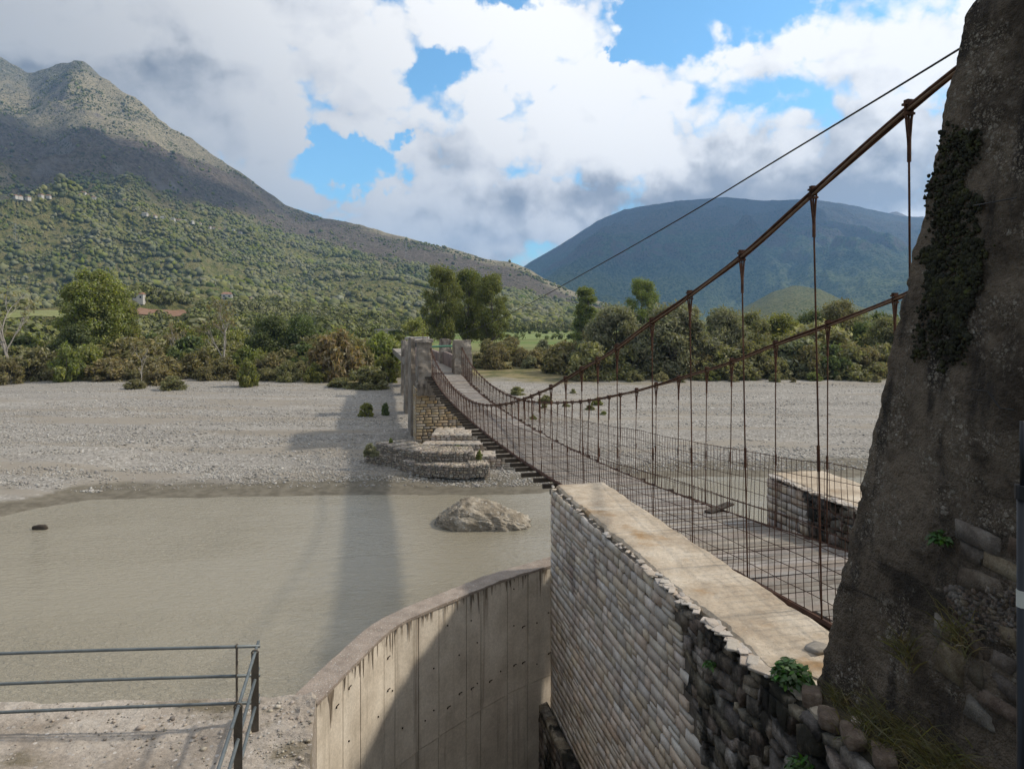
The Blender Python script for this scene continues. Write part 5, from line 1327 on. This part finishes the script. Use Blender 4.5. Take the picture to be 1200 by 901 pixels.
# ------------------------------------------------------------------ groves on the mountainside
m_grove = M('olive grove leaves', [(.090, .112, .034), (.155, .160, .060), (.215, .205, .115)], scale=.012, detail=5, rough=.85, bump=0, island=.26, transl=.12, coord='world', spec=.1)
rg = np.random.default_rng(99)
def puff(n, rng, size=1.0):
    d_ = rng.normal(0, 1, (n, 3)); d_ /= np.linalg.norm(d_, axis=1)[:, None]
    return d_
def grove(name, N, xr, sr, hr, prob, quads, label, blob=None):
    tabL = np.array(LEFT)
    x = rg.uniform(*xr, N * 6); s = rg.uniform(0, 1, N * 6) ** 1.0 * (sr[1] - sr[0]) + sr[0]
    D = np.interp(x, tabL[:, 0], tabL[:, 2]); F0 = np.interp(x, tabL[:, 0], tabL[:, 3])
    Y = F0 + s * (D - F0); X = (x - 600) / FPX * Y
    keep = rg.random(len(x)) < prob(X, Y, s)
    X, Y, s = X[keep][:N], Y[keep][:N], s[keep][:N]
    Z = hillf(X, Y)
    n = len(X); h = rg.uniform(*hr, n) * np.exp(rg.normal(0, .25, n)) * (1 + .5 * fbm(X / 70, Y / 90, 3, 12))
    if blob:                        # too far to show leaves: uneven rounded crowns
        bv, bf = blob; k = len(bv)
        V = bv[None] * (1 + .20 * rg.normal(0, 1, (n, k, 1))) * np.stack((h * rg.uniform(.42, .64, n), h * rg.uniform(.42, .64, n), h * .5), 1)[:, None]
        V = (V + np.stack((X, Y, Z + h * .36), 1)[:, None]).reshape(-1, 3); F = (bf[None] + (np.arange(n) * k)[:, None, None]).reshape(-1, 3)
        o = mesh_obj(name, V, F, m_grove, smooth=True); tag(o, kind='stuff'); return o
    d_ = rg.normal(0, 1, (n, quads, 3)); d_ /= np.linalg.norm(d_, axis=2)[..., None]
    rr_ = (h * .5)[:, None] * rg.uniform(.55, 1.05, (n, quads))
    c = np.stack((X, Y, Z + h * .42), -1)[:, None] + d_ * rr_[..., None] * (1.15, 1.15, .8)
    nn = d_ + rg.normal(0, .35, d_.shape) + (0, 0, .2); nn /= np.linalg.norm(nn, axis=2)[..., None]
    a = np.cross(nn, rg.normal(0, 1, d_.shape)); a /= np.linalg.norm(a, axis=2)[..., None]; b_ = np.cross(nn, a)
    sz = (h * min(.27, 1.25 / math.sqrt(quads)))[:, None, None] * rg.uniform(.7, 1.3, (n, quads, 1))
    V = np.stack((c - a * sz, c - b_ * sz, c + a * sz, c + b_ * sz), 2).reshape(-1, 3)
    o = mesh_obj(name, V, np.arange(len(V)).reshape(-1, 4), m_grove); tag(o, kind='stuff'); print(name, n)
    return o
clear = lambda X, Y, k=1.0: np.clip((fbm(X / 120, Y / 170, 5, 61) + .22) * 4.0 * k, .06, 1)
pxy = lambda X, Y: (600 + FPX * X / Y, HOR - FPX * hillf(X, Y) / Y)
def nofield(X, Y):
    x, y = pxy(X, Y); r_ = np.ones_like(x)
    for (x0_, x1_, y0_, y1_) in ((158, 234, 357, 373), (34, 78, 364, 378), (172, 220, 378, 394)): r_ = np.where((x > x0_) & (x < x1_) & (y > y0_) & (y < y1_), 0, r_)
    return r_
bandq = lambda X, Y, s: s - np.interp(600 + FPX * X / Y, TREE[:, 0], TREE[:, 1])
olv = lambda X, Y, s: clear(X, Y) * nofield(X, Y) * np.interp(bandq(X, Y, s), [-.6, -.12, -.02, .05], [1, 1, .75, .0])
grove('grove', 5200, (-60, 780), (.0, .16), (4.0, 7.5), lambda X, Y, s: olv(X, Y, s) * (Y < 750), 130, '')
grove('grove', 14000, (-80, 780), (.08, .36), (4.0, 7.5), lambda X, Y, s: olv(X, Y, s) * (Y >= 700) * (Y < 1300), 32, '', (IV, IF))
grove('grove', 24000, (-100, 740), (.2, .8), (4.5, 8.5), lambda X, Y, s: olv(X, Y, s) * (Y >= 1250), 13, '', (IV1, IF1))
grove('scrub', 11000, (-120, 740), (.3, .99), (3.0, 7.5), lambda X, Y, s: (.06 + np.clip((fbm(X / 90, Y / 110, 5, 91) - .04) * 3.5, 0, 1)) * np.interp(bandq(X, Y, s), [-.1, .0, .15, .3, .38], [0, .3, .15, .45, 1.3]), 10, '', (IV1, IF1))
# the nearest olive trees stand as trees of their own
OL = [tree_proto('olive_tree', 6, 7, 'willow', 200 + i, nclump=16, nleaf=36, size=.75, zlo=.2, prof='round', r0=.22) for i in range(3)]
r5 = random.Random(17); cnt = 0
tabL = np.array(LEFT)
while cnt < 150:
    x = r5.uniform(170, 760) if cnt > 60 else r5.uniform(245, 480); F0 = float(np.interp(x, tabL[:, 0], tabL[:, 3])); Y = F0 * r5.uniform(1.02, 1.28)
    if x < 250 and Y < 480: continue
    o = put(r5.choice(OL), x, Y, 6 * FPX / Y * r5.uniform(.8, 1.25), None, 'grey green olive tree in the rows at the foot of the mountainside', 'tree', 'olive trees along the foot of the mountainside', zf=lambda a, b_: np.maximum(hillf(a, b_), ground_z(a, b_)), rnd=r5)
    cnt += 1

# ------------------------------------------------------------------ houses and pylons
m_wall_ = M('white render', [(.36, .34, .31), (.46, .44, .40)], scale=.5, bump=.1)
m_pink = M('faded pink render', [(.40, .29, .25), (.48, .37, .33)], scale=.8, bump=.2)
m_roof = M('clay tile roof', [(.20, .10, .065), (.30, .17, .115)], scale=.6, bump=.4)
m_roofg = M('grey slab roof', [(.22, .21, .20), (.32, .31, .29)], scale=.6, bump=.2)
m_glass = M('dark window', [(.015, .018, .02), (.03, .035, .04)], scale=1, rough=.2, bump=0)
def house(x, Y, w, dp, h, label, wall=m_wall_, roof=m_roof, gable=True, rz=0.0, zf=None, group=None, wins=2, zadd=0.0, yrow=0):
    if Y is None: Y = hit(x, yrow)[1]
    X = (x - 600) * Y / FPX; z = float((zf or (lambda a, b_: np.maximum(hillf(a, b_), ground_z(a, b_))))(np.array([X]), np.array([Y]))[0]) + zadd
    root = empty('house', (X, Y, z - .5), label, 'house', group)
    co, si = math.cos(rz), math.sin(rz)
    L = lambda a, b_, c: (X + a * co - b_ * si, Y + a * si + b_ * co, z + c)
    mb = MB(); mb.box((X, Y, z + h / 2 - 1), (w, dp, h + 2), rz); mb.build('wall', wall, root)
    mb = MB()
    if gable:
        r_ = h + w * .0 + dp * .28
        P = [L(-w / 2 - .4, -dp / 2 - .4, h), L(w / 2 + .4, -dp / 2 - .4, h), L(w / 2 + .4, dp / 2 + .4, h), L(-w / 2 - .4, dp / 2 + .4, h), L(-w / 2 + dp * .2, 0, r_), L(w / 2 - dp * .2, 0, r_)]
        mb.add(P, [(0, 1, 5, 4), (2, 3, 4, 5), (1, 2, 5), (3, 0, 4), (3, 2, 1, 0)])
    else: mb.box((X, Y, z + h + .15), (w + .8, dp + .8, .3), rz)
    mb.build('roof', roof, root)
    for k in range(wins):
        mb = MB(); a = -w / 2 + w * (k + .5) / wins
        mb.box(L(a, -dp / 2 - .01, h * .6), (w / wins * .35, .06, h * .3), rz); mb.build('window', m_glass, root)
    return root
house(266, None, 12, 9, 6.5, 'larger white two-storey house above the olive trees on the left slope', rz=.3, yrow=351)
house(309, None, 9, 7, 3.2, 'small low house with a pale roof right of the white two-storey house', roof=m_roofg, rz=.1, yrow=354)
house(289, None, 13, 6, 3.5, 'brownish long shed between the white house and its small neighbour', wall=M('brown render', [(.22, .15, .11), (.3, .21, .16)], scale=.5), roof=m_roofg, gable=False, wins=3, yrow=351)
house(163, None, 6, 5, 4.5, 'small pale house right of the big left poplar', rz=.2, yrow=354)
house(489, 108, 2.6, 3.0, 2.2, 'small faded pink hut with a flat roof right behind the far tower pillars', wall=m_pink, roof=m_roofg, gable=False, zf=lambda a, b_: np.array([-5.2]), wins=1)
house(455, 230, 8, 4, 3.0, 'low white building half hidden by trees left of the far tower', roof=m_roofg, gable=False, zadd=3)
r7 = random.Random(3)
for (x, y) in ((18, 233), (23, 234), (33, 235), (48, 232), (56, 233), (92, 231), (98, 229), (103, 231), (110, 234), (146, 237)):
    house(x, None, r7.uniform(6, 10), 7, r7.uniform(3.5, 5), 'tiny pale house in the upper village scattered high on the left mountainside', rz=r7.uniform(-.5, .5), group='houses of the upper mountainside village', wins=0, yrow=y)
for (x, y) in ((170, 253), (180, 255), (190, 257), (202, 259), (209, 260), (216, 261), (224, 262), (233, 264), (245, 268), (251, 269), (257, 270), (265, 271), (273, 272), (282, 274)):
    house(x, None, r7.uniform(7, 12), 7, r7.uniform(3, 4.5), 'tiny pale house in the lower row of village houses on the wooded slope', rz=r7.uniform(-.4, .4), roof=r7.choice([m_roof, m_roofg]), group='houses of the lower hillside village', wins=0, yrow=y)
m_steel = M('galvanised steel', [(.25, .26, .27), (.36, .37, .38)], scale=2, bump=0)
def pylon(x, yrow, hpx, label):
    Y = hit(x, yrow)[1]
    X = (x - 600) * Y / FPX; z = float(hillf(np.array([X]), np.array([Y]))[0]); h = hpx * Y / FPX; mb = MB()
    w = h * .085; r = .13
    for sx in (-1, 1):
        for sy in (-1, 1): mb.tube([(X + sx * w, Y + sy * w, z - 1), (X + sx * w * .25, Y + sy * w * .25, z + h)], r, 4)
    n = 7
    for k in range(n):
        t0, t1 = k / n, (k + 1) / n; a, b_ = w * (1 - .75 * t0), w * (1 - .75 * t1)
        for s in (-1, 1): mb.tube([(X - s * a, Y - a, z + h * t0), (X + s * b_, Y - b_, z + h * t1)], r * .7, 4)
    root = empty('pylon', (X, Y, z), label, 'pylon'); mb.build('mast', m_steel, root)
    for t in (.72, .84, .95):
        b = MB(); b.tube([(X - h * .14, Y, z + h * t), (X + h * .14, Y, z + h * t)], r, 4); b.build('cross_arm', m_steel, root)
pylon(18, 285, 23, 'thin lattice power pylon near the left edge of the wooded slope'); pylon(264, 284, 27, 'thin lattice power pylon in the middle of the slope by the village row'); pylon(476, 302, 16, 'thin lattice power pylon high on the spur left of the poplar clump')

# ------------------------------------------------------------------ plants on the near masonry
m_herb = M('herb leaves', [(.035, .085, .018), (.07, .14, .035)], scale=8, rough=.5, bump=0, island=.3, transl=.25)
m_gr = M('dry and green grass', [(.09, .10, .033), (.26, .205, .105)], scale=3, rough=.7, bump=0, island=.45, transl=.2)
def herb(c, r, n, label, seed, leaf=.05, origin=None):
    rg = np.random.default_rng(seed); c = np.array(c)
    root = empty('leafy_plant', tuple(c), label, 'plant')
    th = rg.uniform(0, 6.28, n); ph = np.arccos(rg.uniform(0.0, 1, n)); rad = r * rg.uniform(.35, 1.0, n)
    d_ = np.stack((np.sin(ph) * np.cos(th), np.sin(ph) * np.sin(th), np.cos(ph)), 1)
    p = c + d_ * rad[:, None]
    nn = d_ * .5 + (0, 0, .6) + rg.normal(0, .35, d_.shape); nn /= np.linalg.norm(nn, axis=1)[:, None]
    a = d_ + rg.normal(0, .4, d_.shape); a -= nn * (a * nn).sum(1)[:, None]; a /= np.linalg.norm(a, axis=1)[:, None]; b_ = np.cross(nn, a)
    s = leaf * rg.uniform(.6, 1.3, n)[:, None]
    V = np.stack((p - a * s, p - b_ * s * .5 - a * s * .1, p - b_ * s * .35 + a * s * .5, p + a * s * 1.1 - nn * s * .2, p + b_ * s * .35 + a * s * .5, p + b_ * s * .5 - a * s * .1), 1).reshape(-1, 3)
    mesh_obj('leaves', V, np.arange(len(V)).reshape(-1, 6), m_herb, root)
    mb = MB()
    for i in range(0, n, 9): mb.tube([c - (0, 0, .03), (c + p[i]) / 2 + (0, 0, .02), p[i]], .004, 4)
    mb.build('stems', m_herb, root)
herb(uv(4.98, 7.12, -4.24), .25, 520, 'bushy bright green plant growing on the wall top at the foot of the tower', 1)
herb(uv(4.74, 6.55, -4.95), .20, 200, 'small dark green plant rooted in the rubble face at the bottom edge', 2, .045)
herb(uv(4.74, 8.6, -4.78), .10, 70, 'tiny green sprig on the dark mossy part of the wall face', 3, .035)
u, v, z = face_pt(1108, 640); herb(uv(u - .1, v, z), .11, 80, 'tiny green sprig in the tower face beside the exposed stones', 4, .035)
def grass(c, n, L, spread, seed, label=None, tilt=.5, dirn=None):
    rg = np.random.default_rng(seed); V = []; c = np.array(c)
    for i in range(n):
        o = c + rg.normal(0, 1, 3) * spread; l = L * rg.uniform(.5, 1.2); th = rg.uniform(0, 6.28)
        d_ = np.array((math.cos(th), math.sin(th), 0)) * rg.uniform(.1, tilt) + (0, 0, 1)
        if dirn is not None: d_ = d_ + np.array(dirn) * rg.uniform(.2, 1)
        d_ /= np.linalg.norm(d_); w = np.cross(d_, (math.sin(th), -math.cos(th), .3)); w /= np.linalg.norm(w); w *= rg.uniform(.003, .0065)
        q = [o + d_ * l * t + np.array((math.cos(th), math.sin(th), 0)) * l * .35 * t * t - (0, 0, l * .25 * t ** 3) for t in (0, .35, .7, 1)]
        V += [q[0] - w, q[0] + w, q[1] + w, q[1] - w, q[1] - w, q[1] + w, q[2] + w * .7, q[2] - w * .7, q[2] - w * .7, q[2] + w * .7, q[3] + w * .15, q[3] - w * .15]
    V = np.array(V); o = mesh_obj('grass_tuft', V, np.arange(len(V)).reshape(-1, 4), m_gr, origin=c)
    return tag(o, label, 'grass') if label else o
def onbank(u, v): return uv(u, v, -4.27 + .10 * float(fbm(np.array([u * 1.5]), np.array([v * 1.5]), 5, 3)[0]) + np.clip((u - 5) / .5, 0, 1) * np.clip((7 - v) / 2, 0, 1) * .28)
labs = ['straggly grass tuft at the front foot of the tower, in the bottom right corner', 'straggly grass tuft close under the exposed stones of the tower', 'grass tuft at the tower foot behind the bushy green plant',
        'grass tuft in the middle of the soil bank under the tower', 'short grass tuft on the outer edge of the soil bank', 'grass tuft beside the black pole']
for i, (u, v, n, L) in enumerate(((5.22, 5.2, 420, .5), (5.3, 5.75, 380, .46), (5.22, 6.6, 220, .24), (5.2, 6.05, 260, .34), (5.0, 5.7, 160, .22), (5.25, 4.7, 380, .5))):
    grass(onbank(u, v), n, L, (.05, .07, .015) if i in (2, 4) else (.13, .2, .04), 60 + i, labs[i], .7)
u, v, z = face_pt(1068, 770); grass(uv(u - .08, v, z), 90, .3, (.04, .06, .08), 71, 'pale dry grass wisps sprouting from a crack low on the tower', .8, (-.4, -.2, 0))
u, v, z = face_pt(1130, 745); grass(uv(u - .08, v, z), 110, .3, (.05, .1, .1), 72, 'grass wisps hanging between the exposed tower stones', .8, (-.4, -.2, -.2))
# stones along the top of the rubble at the tower's foot
rng = np.random.default_rng(15)
sl_ = ['squared grey stone beside the bushy green plant', 'rubble block on the wall edge, second from the bushy plant', 'rubble block on the wall edge, third from the bushy plant', 'rubble block on the wall edge, fourth from the bushy plant', 'rubble block on the wall edge nearest the bottom of the photo', 'pale cobble lying in the grass at the tower foot']
for i, (u, v, sx, sy, sz) in enumerate(((5.0, 6.78, .22, .25, .19), (4.93, 6.4, .2, .3, .15), (4.91, 6.02, .18, .34, .14), (4.93, 5.62, .2, .28, .16), (4.91, 5.2, .2, .36, .15), (5.12, 6.2, .1, .14, .08))):
    p = onbank(u, v) + (0, 0, sz * .12)
    tag(mesh_obj('loose_stone', boulder(p, (sx, sy, sz), rng, .2, -TH + rng.normal(0, .15), seedn=40 + i, pw=.28), IF, m_rub if i < 5 else m_edge, origin=p), sl_[i], 'stone')

# ------------------------------------------------------------------ the near bank under the viewer
m_bank = M('grassy bank', [(.06, .07, .025), (.12, .11, .05)], scale=1.5, bump=.6)
xs = np.linspace(-25, 14, 40); yy = np.linspace(-40, 2.0, 30); X, Y = np.meshgrid(xs, yy, indexing='ij')
Z = -1.75 + .12 * fbm(X * .4, Y * .4, 4, 3)
mb = MB(); top = np.stack((X, Y, Z), -1); mb.grid(top.transpose(1, 0, 2)[:, ::1]); lo = top[:, -1].copy(); lo[:, 2] = -13; lo[:, 1] += .0
mb.grid(np.stack((top[:, -1], lo), 0))
tag(mb.build('bank', m_bank), kind='structure')
for pr in [T1, T2, T3, TD, TW, TO, TG, BR, BR2, SN_] + OL + [q for v in B.values() for q in v]:
    if pr.name not in used:         # a kind that found no place
        for c in kids(pr): bpy.data.objects.remove(c)
        bpy.data.objects.remove(pr)
bpy.context.view_layer.update()
for o in bpy.data.objects:
    for k in ('_o', '_k', '_h', '_w'):
        if k in o: del o[k]
